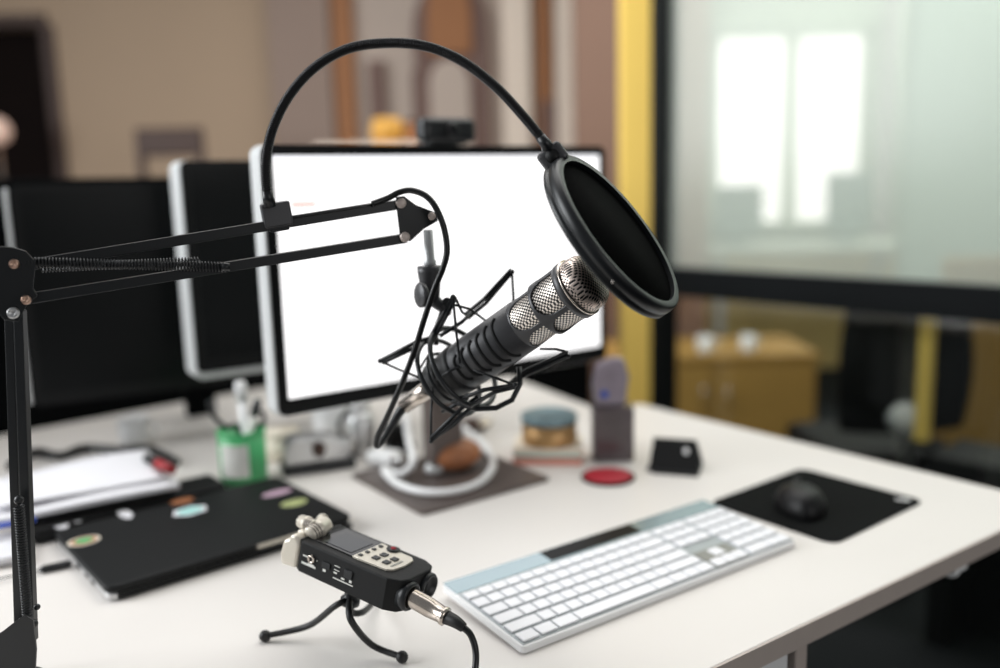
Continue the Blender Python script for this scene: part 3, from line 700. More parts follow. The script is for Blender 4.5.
def sheet_px(c4, z, label, curl, t, group=None, z0=None):
    a, b_, c_, d_ = [at(x, y, z) for x, y in c4]; cc = (a + b_ + c_ + d_) / 4; rz = math.atan2((b_ - a).y, (b_ - a).x)
    return sheet(cc, ((b_ - a).length + (c_ - d_).length) / 2, ((d_ - a).length + (c_ - b_).length) / 2, rz, DESK + (z if z0 is None else z0), label, curl, t)
sheet_px([(-30, 534), (182, 492), (160, 470), (-30, 506)], .030, 'thick wad of white papers lying on the black case behind the laptop', .006, .006)
sheet_px([(-10, 514), (176, 480), (140, 458), (-10, 480)], .042, 'topmost curled white sheet of the pile at the left', .006, .0015, z0=.042)
sheet_px([(-60, 572), (30, 556), (22, 532), (-60, 548)], .010, 'loose papers at the left edge beside the microphone arm', .003, .008, z0=.001)
bs = at(14, 524, .03); tag(MB().tube([at(-20, 530, .045), at(36, 519, .045)], .0035, 10, smooth=False).build('blue_pen', 'blue'), 'blue pen lying on the papers at the left edge', 'pen')
# loose black cable behind the papers and a pen with red grip
tag(MB().tube([at(10, 466, .008), at(35, 452, .008), at(60, 456, .008), at(85, 448, .008), at(120, 450, .008), at(150, 450, .008), at(176, 462, .008)], .008).build('black_cable', 'cable'), 'thick black cable lying across the desk behind the papers', 'cable')
mk = thing('red_marker', 'marker with a red cap lying behind the papers', 'marker', at(160, 465, 0))
a, c2 = at(146, 458, .058), at(172, 470, .058); MB().tube([a, a + (c2 - a) * .5], .006, 12, smooth=False).build('marker_body', 'black', mk); MB().tube([a + (c2 - a) * .45, c2], .0075, 12, smooth=False).build('cap', 'dark_red', mk)
mc_ = at(146, 458, .0); 
# white crumpled cup
pw = at(135, 443); cup('espresso_cup', (pw.x, pw.y, DESK), .028, .05, 'white', 'small white cup on the desk behind the red marker', 'cup')
# black pen on the desk left of the laptop
pn = thing('black_pen', 'black pen lying between the laptop and the microphone arm', 'pen', at(45, 570, 0))
a, c2 = at(-20, 583, .005), at(72, 563, .005); MB().tube([a, a + (c2 - a) * .75], .0012, 8, smooth=False).build('lead', 'black', pn); MB().tube([a + (c2 - a) * .62, a + (c2 - a) * .68, c2 - (c2 - a) * .05, c2], [.002, .005, .005, .003], 10, smooth=False).build('barrel', 'black', pn)

# ================================================================== PEN CUP
g0, g1 = at(222, 482), at(268, 480); gc = (g0 + g1) / 2; gr = (g1 - g0).length / 2
gz = aty(245, 430, gc.y).z - DESK
gp = thing('pen_cup', 'green tin of pens with a pale label behind the laptop', 'pen holder', (gc.x, gc.y, DESK), rz=0)
MB().lathe((0, 0, 0), (0, 0, 1), [(0, 0), (gr, 0), (gr, gz), (gr * .94, gz), (gr * .94, .004), (0, .004)], 40).build('tin', 'green', gp)
MB().lathe((0, 0, gz - .004), (0, 0, 1), [(gr * .94, 0), (gr * 1.04, 0), (gr * 1.04, .006), (gr * .94, .006)], 40).build('rim', 'green', gp)
b = MB(); n = 14
for j in range(n):
    a0 = R(225 + 75 * j / n); a1 = R(225 + 75 * (j + 1) / n); r_ = gr + .0006
    vs = [b.bm.verts.new(V((r_ * cos(x), r_ * sin(x), z))) for x, z in ((a0, gz * .2), (a1, gz * .2), (a1, gz * .82), (a0, gz * .82))]; b.bm.faces.new(vs)
b.build('label', 'label_grey', gp, recalc=False)
def pen(p0, p1, r, mt, label, tipm='black', cap=None, nm='pen'):
    t = thing(nm, label, 'pen', p0); d = p1 - p0
    MB().tube([p0, p0 + d * .08, p0 + d * .1, p1], [r * .3, r * .8, r, r], 12, smooth=False).build('barrel', mt, t)
    MB().tube([p0 + d * .8, p0 + d * .99, p0 + d * 1.01], [r * 1.15, r * 1.15, r * .7], 12, smooth=False).build('cap', tipm, t)
B0 = V((gc.x, gc.y, DESK + .008))
pen(B0 + V((.01, 0, 0)), aty(240, 382, gc.y + .01), .008, 'white', 'thick white marker standing in the green tin', 'white')
pen(B0 + V((-.01, 0, 0)), aty(258, 400, gc.y - .01), .006, 'label_grey', 'pale grey pen standing in the green tin', 'lcd')
kn = thing('scissors', 'black curved handle leaning out of the green tin to the left', 'scissors', B0)
MB().tube([aty(209, 401, gc.y), aty(214, 416, gc.y), aty(226, 427, gc.y), aty(238, 428, gc.y), B0 + V((0, .01, .01))], .004).build('handle', 'black', kn)
MB().tube([aty(250, 428, gc.y), aty(254, 415, gc.y), aty(262, 412, gc.y), aty(264, 422, gc.y), aty(256, 430, gc.y), B0 + V((.005, .012, .02))], .0035).build('handle', 'black', kn)

# ================================================================== CLUTTER UNDER THE BRIGHT MONITOR
# silver tape dispenser on a black base
p = at(318, 468); td_ = thing('tape_dispenser', 'silver and black tape dispenser behind the laptop, right of the green tin', 'tape dispenser', (p.x, p.y, DESK), rz=R(20)); td_.scale = (1.1, 1.2, 1.35)
MB().box((0, 0, .006), (.11, .05, .012), bev=.003).build('base', 'black', td_)
b = MB(); b.prism([V((x, -.02, z)) for x, z in ((-.05, .012), (.045, .012), (.05, .03), (.02, .042), (-.035, .046), (-.05, .036))], (0, .04, 0)); b.build('body', 'silver', td_, bevel=.003)
MB().lathe((-.0, -.0225, .03), (0, -1, 0), [(0, 0), (.01, 0), (.01, .003), (0, .003)], 20).build('hub', 'brown_wood', td_)
MB().box((.052, 0, .028), (.006, .034, .014), bev=.001).build('cutter', 'chrome', td_)
p = at(280, 462); nb = thing('cream_tub', 'small cream tub between the green tin and the tape dispenser', 'tub', (p.x, p.y + .02, DESK), rz=0)
MB().lathe((0, 0, 0), (0, 0, 1), [(0, 0), (.026, 0), (.03, .045), (0, .045)], 28).build('tub_body', 'cream', nb); MB().lathe((0, 0, .045), (0, 0, 1), [(0, 0), (.032, 0), (.032, .008), (0, .009)], 28).build('lid', 'cream', nb)
p = at(330, 446); 
wm = cup('mug', (p.x, p.y + .04, DESK), .038, .075, 'white', 'white mug standing under the bright monitor, behind the tape dispenser', 'mug')
p = at(362, 455); bt = thing('steel_bottle', 'grey steel flask with a black strap under the bright monitor', 'flask', (p.x, p.y, DESK), rz=0)
MB().lathe((0, 0, 0), (0, 0, 1), [(0, 0), (.022, 0), (.024, .004), (.024, .07), (.018, .08), (0, .08)], 28).build('flask_body', 'silver', bt)
MB().lathe((0, 0, .08), (0, 0, 1), [(0, 0), (.017, 0), (.017, .016), (0, .017)], 24).build('cap', 'silver', bt); MB().tube([(-.018, 0, .085), (-.036, -.005, .06), (-.03, -.01, .035)], .004).build('strap', 'black', bt)
# white coiled cable with plug on the stand foot
zc = .014
tag(MB().tube([at(405, 412, .07), at(409, 440, .05), at(413, 462, .03), at(400, 474, zc), at(384, 470, zc), at(398, 484, zc), at(425, 492, zc), at(455, 491, zc), at(482, 481, zc), at(493, 464, zc), at(484, 445, .02), at(466, 430, .03), at(446, 412, .05), at(432, 405, .07)], .0058, 10).build('white_cable', 'white'), 'thick white cable looped on the grey monitor foot', 'cable')
p = at(385, 468, 0); ad = thing('power_adapter', 'white rounded power adapter lying left of the looped cable', 'adapter', (p.x, p.y, DESK + .0065), rz=R(-30))
MB().box((0, 0, .012), (.058, .04, .024), bev=.009, seg=3).build('adapter_body', 'white', ad); MB().box((.034, 0, .012), (.012, .02, .01), bev=.002).build('plug', 'silver', ad)
p = at(449, 474, 0); wl = thing('leather_pouch', 'brown leather pouch inside the loop of white cable', 'pouch', (p.x, p.y, DESK + .0065), rz=R(30))
MB().ball((0.01, 0, .026), .044, (1.1, .8, .58)).build('pouch_body', 'brown', wl); MB().ball((-.03, -.008, .012), .016, (1, .9, .7)).build('light_flap', 'silver_plastic', wl); MB().tube([(-.02, -.02, .022), (0, -.024, .028), (.022, -.018, .024)], .0018).build('seam', 'dark_wood', wl)
p = at(470, 432, 0); sn = thing('paper_bag', 'small brown paper bag behind the looped white cable', 'bag', (p.x, p.y, DESK), rz=R(10))
MB().ball((0, 0, .014), .035, (1.1, .6, .4)).build('bag_body', 'brown_wood', sn); MB().box((.025, 0, .018), (.03, .03, .012), rz3(.4), bev=.004).build('bag_fold', 'cream', sn)
p = at(398, 455, 0); dk = thing('black_charger', 'black charging dock standing left of the brown pouch', 'charger', (p.x, p.y, DESK + .0065), rz=R(30))
MB().box((0, 0, .025), (.045, .03, .05), bev=.004).build('dock_body', 'black_matte', dk); MB().box((0, -.016, .012), (.05, .012, .012), bev=.002).build('dock_lip', 'black', dk)

# stacked boxes and tin
p = at(549, 459, 0); yb = R(30)
bx = thing('coral_box', 'flat box with coral and teal bands under the gold tin', 'box', (p.x, p.y + .012, DESK), rz=R(-6))
MB().box((0, .0, .006), (.115, .09, .012), bev=.001).build('lower_layer', 'coral', bx); MB().box((0, 0, .0145), (.113, .088, .005), bev=.001).build('middle_layer', 'teal', bx); MB().box((0, 0, .0225), (.115, .09, .011), bev=.001).build('lid', 'cream', bx)
tn = thing('gold_tin', 'round gold tin with a blue grey lid on top of the banded box', 'tin', (p.x + .002, p.y + .012, DESK + .0285), rz=0)
MB().lathe((0, 0, 0), (0, 0, 1), [(0, 0), (.046, 0), (.047, .002), (.047, .036), (0, .036)], 48).build('tin_body', 'gold', tn); MB().lathe((0, 0, .036), (0, 0, 1), [(0, 0), (.0485, 0), (.0485, .012), (.044, .014), (.04, .012), (0, .012)], 48).build('lid', 'tin_lid', tn)
# clear jar with patterned packet
p = at(612, 458, 0); jr = thing('brush_jar', 'dark glass jar holding a lilac printed packet, before the yellow post', 'jar', (p.x, p.y, DESK), rz=0)
jh = aty(612, 404, p.y).z - DESK
MB().box((0, 0, jh / 2), (.070, .05, jh), bev=.006).build('jar_body', mat('smoky_jar', srgb(92, 82, 84), .15, noise=.5, scale=18), jr)
hp = aty(612, 357, p.y).z - DESK
pk = thing('printed_packet', 'lilac and grey printed packet standing in the dark jar', 'packet', (p.x - .002, p.y, DESK + jh), rz=0)
b = MB(); hh = hp - jh
b.prism([V((x, -.012, z)) for x, z in ((-.026, 0), (.024, 0), (.03, hh * .6), (.022, hh * .97), (.004, hh * 1.0), (-.024, hh * .86), (-.031, hh * .45))], (0, .024, 0)); b.build('packet_body', 'lilac', pk, bevel=.004)
MB().lathe((-.012, -.0125, hh * .25), (0, -1, 0), [(0, 0), (.007, 0), (.007, .0006), (0, .0006)], 16).build('blue_print', 'blue', pk)
# red disc
p = at(608, 478, 0); rd_ = thing('red_coaster', 'round red coaster with a dark rim in front of the jar', 'coaster', (p.x, p.y, DESK), rz=0)
MB().lathe((0, 0, 0), (0, 0, 1), [(0, 0), (.041, 0), (.043, .002), (.042, .004), (.038, .0045), (0, .0045)], 48).build('rim', 'dark_wood', rd_); MB().lathe((0, 0, .0046), (0, 0, 1), [(0, .001), (.037, .001), (.0385, 0), (0, 0)], 48).build('disc', 'red', rd_)
# folded black card holder with a white mark
a0, a1 = at(648, 471), at(699, 475); yk = math.atan2((a1 - a0).y, (a1 - a0).x); L_ = (a1 - a0).length
hd_ = thing('card_holder', 'small folded black stand with a white mark, right of the red coaster', 'stand', a0 + (a1 - a0) / 2, rz=None)
back = V((-sin(yk), cos(yk), 0)); ux = V((cos(yk), sin(yk), 0)); zt_ = aty(675, 438, 1.40).z - DESK
b = MB(); q0 = a0; q1 = a1
f1 = [q0, q1, q1 + back * .03 + V((0, 0, zt_)) - ux * .008, q0 + back * .03 + V((0, 0, zt_)) + ux * .004]
b.prism(f1, back * .003); b.build('front_flap', 'black_matte', hd_)
b = MB(); b.prism([p_ + back * .0 for p_ in (q0 + back * .062, q1 + back * .062, f1[2] + back * .004, f1[3] + back * .004)], back * .003); b.build('rear_flap', 'black_matte', hd_)
b = MB(); b.prism([q0 - back * .0 - ux * .003, q0 - back * .012 + ux * .012, q1 - back * .012, q1, q1 + back * .06, q0 + back * .06], V((0, 0, .003))); b.build('base_flap', 'black_matte', hd_)
mw = q0 + (q1 - q0) * .72 + back * .0195 + V((0, 0, zt_ * .68)); b = MB(); b.lathe(mw, -back + V((0, 0, .6)), [(0, .001), (.0055, .001), (.0055, 0)], 16, sx=.8); b.build('white_mark', 'white', hd_)

# ================================================================== MICROPHONE
AX0 = aty(434, 387, .915); AX1 = aty(576, 289, .828); ax = (AX1 - AX0).normalized(); ML = (AX1 - AX0).length
tocam = (CAM - (AX0 + AX1) / 2); tocam = (tocam - ax * tocam.dot(ax)).normalized(); side = ax.cross(tocam)   # side points down right or up left
if side.z > 0: side = -side                                                   # side now points to the underside
mic = thing('microphone', 'dark grey broadcast microphone with silver mesh windows, held in the shock mount', 'microphone', AX0)
def onax(t): return AX0 + ax * t
maj0 = tocam
rr_ = .0262
MB().lathe(AX0, ax, [(0, 0), (.012, 0), (.019, .002), (.0205, .006), (.0215, .02), (.0235, .035), (.0252, .05), (rr_, .06), (rr_, ML - .068), (.0245, ML - .067), (0, ML - .067)], 96).build('body', 'charcoal', mic)
# outer shell of the head, pierced by two rows of windows
b = MB(); z0, z1 = ML - .0685, ML - .002; NT, NZ = 240, 90
rot = R(20)
def solid(th, z):
    # windows: 4 per row; rounded towards the body, straight towards the head
    for r0, r1, hw_, sh in ((.003, .0305, .030, 0), (.0345, .0635, .030, 0)):
        if r0 < z < r1:
            t = ((th - rot) / (pi / 2)) % 1.0 - .5; s_ = t * (pi / 2) * rr_                      # arc distance from the window's middle
            W_ = .0182; zz = z - r0; hgt = r1 - r0
            if abs(s_) < W_:
                rad = .0155                                                         # lower corners rounded
                if zz < rad:
                    dx = abs(s_) - (W_ - rad)
                    if dx > 0 and dx * dx + (rad - zz) ** 2 > rad * rad: return True
                return False
    return True
x_, y_ = tocam, side
def hr(z): return rr_ - .0006 + (.0022 if z > .0315 else 0) + .0012 * (z / .066)
grid = [[None] * NT for _ in range(NZ + 1)]
for i in range(NZ + 1):
    z = (z1 - z0) * i / NZ; r_ = hr(z)
    for j in range(NT):
        th = 2 * pi * j / NT; grid[i][j] = b.bm.verts.new(AX0 + ax * (z0 + z) + (x_ * cos(th) + y_ * sin(th)) * r_)
for i in range(NZ):
    for j in range(NT):
        if solid(2 * pi * (j + .5) / NT, (z1 - z0) * (i + .5) / NZ):
            f = b.bm.faces.new((grid[i][j], grid[i][(j + 1) % NT], grid[i + 1][(j + 1) % NT], grid[i + 1][j])); f.smooth = True
for v in list(b.bm.verts):
    if not v.link_faces: b.bm.verts.remove(v)
sh = b.build('windowed_shell', 'charcoal', mic, recalc=True); so = sh.modifiers.new('thickness', 'SOLIDIFY'); so.thickness = .0024; so.offset = -1
MB().lathe(AX0, ax, [(.0246, z0), (.0248, z0 + .031), (.0266, z0 + .0325), (.0270, z1)], 96, x0=tocam).build('window_mesh', 'mesh', mic)['label'] = 'silver wire mesh behind the windows'
MB().lathe(AX0, ax, [(.0262, ML - .006), (.0292, ML - .005), (.0296, ML - .002), (.0296, ML + .001), (.0284, ML + .0025), (.026, ML + .003)], 96).build('collar', 'charcoal', mic)
MB().lathe(AX0, ax, [(.0275, ML + .0018), (.0296, ML + .0022), (.0296, ML + .0040), (.0276, ML + .0048)], 96).build('collar_ring', 'nickel', mic)['label'] = 'thin bright metal ring'
dome = MB(); dome.lathe(AX0, ax, [(.0276, ML + .003), (.0276, ML + .010), (.0268, ML + .016), (.024, ML + .0205), (.018, ML + .0235), (.009, ML + .0248), (0, ML + .025)], 96, x0=tocam)
for f_ in dome.bm.faces:
    if (f_.calc_center_median() - AX0).dot(ax) > ML + .0105:
        for lp in f_.loops: q_ = lp.vert.co - AX0; lp[dome.uv].uv = (q_.dot(maj0), q_.dot(ax.cross(maj0)) * 1.0)
dome.build('mesh_dome', 'mesh_dome', mic)['label'] = 'rounded wire mesh head'
MB().lathe(AX0, ax, [(.0215, .004), (.0240, .008), (.0252, .03), (.0268, .042), (.0266, .046), (.025, .047)], 64).build('rubber_sleeve', 'rubber', mic)
# curved grooves in the side
for k in range(6):
    z = .056 + .0115 * k; half = R(34 + 4.5 * k); cen = R(2); pts = []
    r_ = .0003 + (rr_ if z > .06 else .0252 + (rr_ - .0252) * (z - .05) / .01)
    for j in range(25):
        th = cen - half + 2 * half * j / 24; pts.append(AX0 + ax * (z + .006 * (abs(j - 12) / 12) ** 6) + (x_ * cos(th) + y_ * sin(th)) * r_)
    MB().tube(pts, .0017, 8, smooth=False).build('groove', 'black_matte', mic)
MB().lathe(AX0, -ax, [(0, 0), (.0125, 0), (.0125, .004), (.011, .005), (0, .005)], 32).build('socket_rim', 'black', mic)

# ================================================================== SHOCK MOUNT
sm = thing('shock_mount', 'black wire cradle with elastic cords gripping the microphone', 'shock mount', aty(470, 365, .9))
def ring(cpx, cpy, s_along, rad, r, nm, squash=1.0):
    c = onax(s_along); MB().tube([c + (x_ * cos(2 * pi * k / 40) * squash + y_ * sin(2 * pi * k / 40)) * rad for k in range(40)], r, 8, smooth=False, closed=True).build(nm, 'black', sm)
ring(0, 0, .022, .0285, .0019, 'inner_ring'); 
ring(0, 0, .024, .044, .0026, 'outer_ring'); ring(0, 0, .046, .046, .0028, 'outer_ring')
def near(px, py, dep, r_hint=None):
    return aty(px, py, dep)
def rod(pts, r, nm='arm'): MB().tube([aty(*p) for p in pts], r, 8, smooth=False).build(nm, 'black', sm)
# two-wire arms to each tip, then the cords
tips = dict(A=(512, 272, .905), B=(453, 297, .87), C=(380, 361, .905), D=(568, 356, .87), E=(431, 441, .86), F=(515, 385, .845))
for pth in ([(468, 318, .93), (486, 303, .92), (512, 272, .905)], [(466, 314, .93), (484, 299, .92), (511, 270, .905)],
            [(430, 338, .90), (453, 297, .87)], [(433, 341, .90), (455, 299, .87)],
            [(430, 338, .91), (418, 341, .91), (380, 361, .905)], [(427, 342, .91), (382, 363, .905)],
            [(505, 388, .88), (525, 375, .88), (568, 356, .87)], [(508, 385, .88), (527, 370, .88), (567, 352, .87)],
            [(487, 396, .875), (466, 412, .87), (431, 441, .86)], [(478, 396, .875), (460, 410, .87), (430, 439, .86)],
            [(452, 402, .86), (484, 390, .85), (515, 385, .845)], [(470, 406, .86), (495, 392, .85), (515, 387, .845)],
            [(440, 336, .89), (462, 322, .90), (472, 312, .91)], [(442, 412, .88), (468, 398, .87)]): rod(pth, .0022)
for pth in ([(512, 272, .905), (513.5, 300, .90), (508, 312, .895)],
            [(453, 297, .87), (456, 330, .868), (460, 363, .866)], [(455, 297, .87), (462, 312, .88), (470, 318, .90)],
            [(380, 361, .905), (400, 370, .905), (424, 379, .905)],
            [(568, 352, .87), (556, 349, .872), (540, 349, .878)],
            [(431, 441, .86), (431, 412, .872), (433, 386, .885)], [(431, 441, .86), (455, 425, .87), (478, 402, .875)],
            [(460, 365, .866), (490, 376, .858), (515, 385, .845)], [(460, 366, .866), (448, 372, .868), (436, 380, .875)],
            [(418, 372, .905), (425, 360, .90), (432, 350, .895)], [(455, 305, .872), (470, 309, .885), (490, 324, .90)]): rod(pth, .0013, 'elastic_cord')
for k in tips: MB().ball(aty(*tips[k]), .0026).build('tip_cap', 'black', sm)
rod([(519, 367, .88), (520, 384, .875), (512, 400, .87), (496, 408, .868), (476, 409, .868), (456, 402, .868)], .0028, 'lower_loop')
# bracket from the cradle to the threaded clamp
br = MB(); br.tube([aty(431, 298, .905), aty(441, 306, .905), aty(448, 309, .905)], [.0075, .006, .005], 12)
br.build('hinge_arm', 'charcoal', sm); MB().tube([aty(447, 302, .895), aty(447, 312, .925)], .005, 14, smooth=False).build('hinge_bolt', 'black', sm)
MB().tube([aty(444, 306, .91), aty(440, 318, .915), aty(436, 330, .915), aty(436, 345, .91)], .0028).build('hinge_link', 'black', sm)

# ================================================================== MICROPHONE ARM
def yd(px): return .78 + (.90 - .78) * (px - 15) / (430 - 15)          # depth along the long arm
def ap(px, py, o=0): return aty(px, py, yd(px) + o)
base = at(12, 668); base.z = DESK
arm = thing('microphone_stand', 'black scissor boom arm reaching in from the left edge of the desk', 'microphone stand', base)
MB().bar(ap(22, 266), ap(402, 204), .010, .0095, up=(0, 0, 1)).build('upper_bar', 'black', arm)
MB().bar(ap(26, 299), ap(406, 238), .010, .0095, up=(0, 0, 1)).build('lower_bar', 'black', arm)
# springs
def spring(a, b, r, wire, turns, nm='spring'):
    a, b = V(a), V(b); d = b - a; x, y, dd = MB()._frame(d); n = turns * 8; pts = []
    for i in range(n + 1):
        t = i / n; an = 2 * pi * turns * t; pts.append(a + d * t + (x * cos(an) + y * sin(an)) * r)
    MB().tube(pts, wire, 5, smooth=False).build(nm, 'black', arm)
spring(ap(20, 262, -.010), ap(226, 267, -.010), .0042, .0008, 62)
spring(ap(40, 268, .012), ap(200, 261, .012), .0038, .0007, 50)
MB().tube([ap(222, 267, -.012), ap(230, 267, -.012)], .0038, 12, smooth=False).build('spring_pin', 'black', arm)
MB().tube([ap(228, 267, -.014), ap(228, 267, .012)], .0022, 10, smooth=False).build('spring_bolt', 'black', arm)
def plate(pts, depth_f, th, nm, mt='black', off=-.008):
    P = [aty(x, y, depth_f(x) + off) for x, y in pts]; n = (P[1] - P[0]).cross(P[2] - P[0]).normalized()
    if n.y < 0: n = -n
    return MB().prism(P, n * th).build(nm, mt, arm, bevel=.0006)
def screw(px, py, y, r, mt='copper', nm='screw'):
    p = aty(px, py, y); d = (CAM - p).normalized(); d = V((.12, -1, .12)).normalized()
    pr = [(0, 0), (r, 0), (r, .0022), (r * .8, .0036), (r * .4, .0042), (0, .0043)] if mt == 'button' else [(0, 0), (r, 0), (r, .0028), (r * .85, .0038), (r * .45, .0040), (r * .38, .0026), (0, .0026)]
    o = MB().lathe(p - d * .002, d, pr, 24).build(nm, mt, arm); return o
elb = [(-12, 246), (12, 247), (26, 251), (36, 262), (33, 288), (38, 296), (28, 303), (18, 322), (4, 320), (-12, 300)]
plate(elb, yd, .002, 'elbow_plate', 'black', -.014); plate(elb, yd, .002, 'elbow_plate', 'black', .010)
screw(14, 264, .765, .0042); screw(26, 300, .765, .0040); screw(13, 313, .762, .0050, 'silver')
head = [(396, 197), (404, 196), (416, 205), (437, 213), (438, 221), (424, 229), (411, 241), (402, 242), (400, 236), (397, 210)]
plate(head, yd, .002, 'head_plate', 'black', -.009); plate(head, yd, .002, 'head_plate', 'black', .007)
screw(401, 203, .883, .0052, 'button'); screw(405, 237, .883, .0050, 'button'); screw(431.5, 216, .892, .0042, 'button')
# shaft and threaded clamp under the head
MB().lathe(aty(430, 265, .905), (aty(428, 228, .90) - aty(430, 265, .905)), [(0, 0), (.0062, 0), (.0066, .004), (.0052, .006), (.0048, .036), (0, .036)], 24).build('chrome_shaft', 'silver_plastic', arm)
tw = aty(429, 266, .905); twd = (aty(431, 300, .905) - tw).normalized()
MB().lathe(tw, twd, [(0, 0), (.0122, 0), (.0122, .006), (.0095, .030), (.0085, .037), (0, .037)], 24).build('thread_clamp', 'charcoal', arm)
kp = aty(427, 294, .895); kn_ = aty(421.5, 295, .885)
MB().tube([kp, kp + (kn_ - kp) * .5, kn_], [.004, .005, .004], 14, smooth=False).build('knob_stem', 'black', arm)
kd_ = (kn_ - kp).normalized(); kd_ = V((-.85, -.5, .05)).normalized()
MB().lathe(kn_, kd_, [(0, -.003), (.0115, -.003), (.0128, -.0015), (.0128, .0018), (.0115, .003), (0, .003)], 32).build('clamp_knob', 'charcoal', arm)
# lower arm, going down to the base
def ly_(py): return .775
MB().bar(aty(11, 310, .785), aty(21, 640, .785), .0085, .0085, up=(0, 1, 0)).build('lower_arm_bar', 'black', arm)
MB().bar(aty(20, 310, .775), aty(32, 640, .775), .0085, .0085, up=(0, 1, 0)).build('lower_arm_bar', 'black', arm)
spring(aty(19, 506, .762), aty(28, 622, .762), .0042, .0008, 44)
MB().ball(aty(19, 500, .764), .0042).build('spring_pin', 'black', arm); MB().ball(aty(33, 624, .764), .0045).build('spring_pin', 'black', arm); MB().ball(aty(37, 607, .77), .003).build('spring_pin', 'black', arm)
lbk = [(-14, 642), (2, 632), (24, 615), (33, 620), (36, 650), (34, 690), (-14, 690)]
P = [aty(x, y, .755) for x, y in lbk]; MB().prism([V((p.x, p.y, max(p.z, DESK + .012))) for p in P], (0, .002, 0)).build('base_bracket', 'black', arm)
P = [aty(x, y, .80) for x, y in lbk]; MB().prism([V((p.x, p.y, max(p.z, DESK + .012))) for p in P], (0, .002, 0)).build('base_bracket', 'black', arm)
bc = aty(10, 668, .78); MB().lathe((bc.x, bc.y, DESK), (0, 0, 1), [(0, 0), (.03, 0), (.03, .006), (.012, .009), (.010, .013), (0, .013)], 32).build('desk_flange', 'black', arm)

# ================================================================== POP FILTER
N2 = lambda px, py, cam_c: None
pop = thing('pop_filter', 'round black pop filter on a long gooseneck, in front of the microphone', 'pop filter', ap(275, 215))
vd = (CAM - aty(621, 230, .80)).normalized()               # towards us
ipx = (RT * .795 + UP * .607)                                 # image direction right and up
ipx = (ipx - vd * ipx.dot(vd)).normalized(); tl2 = R(74)
pn_ = (ipx * sin(tl2) + vd * cos(tl2)).normalized(); pc_ = aty(619, 231, .80)
MB().lathe(pc_, pn_, [(.0775, .002), (.083, .0025), (.0850, .001), (.0858, -.003), (.0858, -.0075), (.0845, -.0085), (.0845, -.0095), (.0856, -.0105), (.0856, -.014), (.084, -.0155), (.0785, -.0155), (.0775, -.013), (.0775, .002)], 128).build('hoop', 'black', pop)
MB().lathe(pc_, pn_, [(0, -.0025), (.078, -.0025), (.078, -.0035), (0, -.0035)], 128).build('nylon_screen', 'nylon', pop)
MB().lathe(pc_, pn_, [(0, -.0105), (.078, -.0105), (.078, -.0115), (0, -.0115)], 128).build('nylon_screen', 'nylon', pop)
st = aty(614, 280, .80)
_d = ray(614, 279.5); _n = pn_
bs_ = pc_ - pn_ * .007
# little bright screw on the rim, facing us
ang_best = min((( (lambda p: ((p - CAM).dot(RT) / (p - CAM).dot(FW) * FPX + 500 - 614) ** 2 + (334 - (p - CAM).dot(UP) / (p - CAM).dot(FW) * FPX - 280) ** 2)(bs_ + (pn_.orthogonal().normalized() * cos(a * .01) + pn_.cross(pn_.orthogonal().normalized()) * sin(a * .01)) * .0858)), a) for a in range(629))[1]
e1_ = pn_.orthogonal().normalized(); e2_ = pn_.cross(e1_); rdir = e1_ * cos(ang_best * .01) + e2_ * sin(ang_best * .01)
MB().lathe(bs_ + rdir * .0856, rdir, [(0, .0008), (.0014, .0008), (.0016, 0), (0, 0)], 14).build('rim_screw', 'chrome', pop)
# lug where the neck meets the hoop, at the hoop's upper left end
maj = (ipx.cross(vd)).normalized()
if maj.z < 0: maj = -maj
lug = pc_ - pn_ * .007 + maj * .0875
MB().box(lug + maj * .002, (.025, .019, .022), Matrix((ipx, maj, ipx.cross(maj))).transposed(), bev=.004, seg=3).build('swivel_lug', 'charcoal', pop)
MB().lathe(lug + maj * .002 - vd * .0, vd, [(0, .007), (.006, .007), (.0065, .012), (0, .0125)], 20).build('swivel_knob', 'black_matte', pop)
gp_ = [(270, 206, .84), (267, 190, .835), (266, 160, .83), (273, 128, .83), (289, 96, .828), (314, 68, .826), (347, 49, .824), (385, 43, .822), (425, 46, .818), (462, 61, .814), (496, 87, .81), (525, 118, .806), (546, 144, .803)]
GP = [aty(*q_) for q_ in gp_] 
MB().tube(GP, .0042, 12, sub=10).build('gooseneck_core', 'black_matte', pop)
M['wire'] = mat('dark_steel_wire', srgb(34, 34, 36), .3, metal=.5)
# wound outer wire of the gooseneck
P = []
g = GP
for i in range(len(g) - 1):
    f_ = lambda k: g[min(max(k, 0), len(g) - 1)]
    p0, p1, p2, p3 = f_(i - 1), f_(i), f_(i + 1), f_(i + 2)
    for j in range(12):
        t = j / 12; P.append(.5 * (2 * p1 + (p2 - p0) * t + (2 * p0 - 5 * p1 + 4 * p2 - p3) * t * t + (3 * p1 - p0 - 3 * p2 + p3) * t ** 3))
P.append(g[-1])
Ls = [0]
for i in range(1, len(P)): Ls.append(Ls[-1] + (P[i] - P[i - 1]).length)
pitch = .0020; step = pitch / 7; hel = []; s_ = .01; i = 0; xv = None
while s_ < Ls[-1] - .012:
    while Ls[i + 1] < s_: i += 1
    t = (s_ - Ls[i]) / (Ls[i + 1] - Ls[i]); c = P[i].lerp(P[i + 1], t); d = (P[i + 1] - P[i]).normalized()
    xv = (xv - d * xv.dot(d)).normalized() if xv is not None else V((0, 1, 0)).cross(d).normalized(); yv = d.cross(xv); a = 2 * pi * s_ / pitch
    hel.append(c + (xv * cos(a) + yv * sin(a)) * .0043); s_ += step
MB().tube(hel, .0007, 5, smooth=False).build('gooseneck_winding', 'wire', pop)
MB().tube([GP[-1] - (GP[-1] - GP[-2]).normalized() * .008, GP[-1], GP[-1].lerp(lug + maj * .008, .6), lug + maj * .006], [.0048, .0052, .006, .007], 14, smooth=False).build('neck_ferrule', 'black', pop)
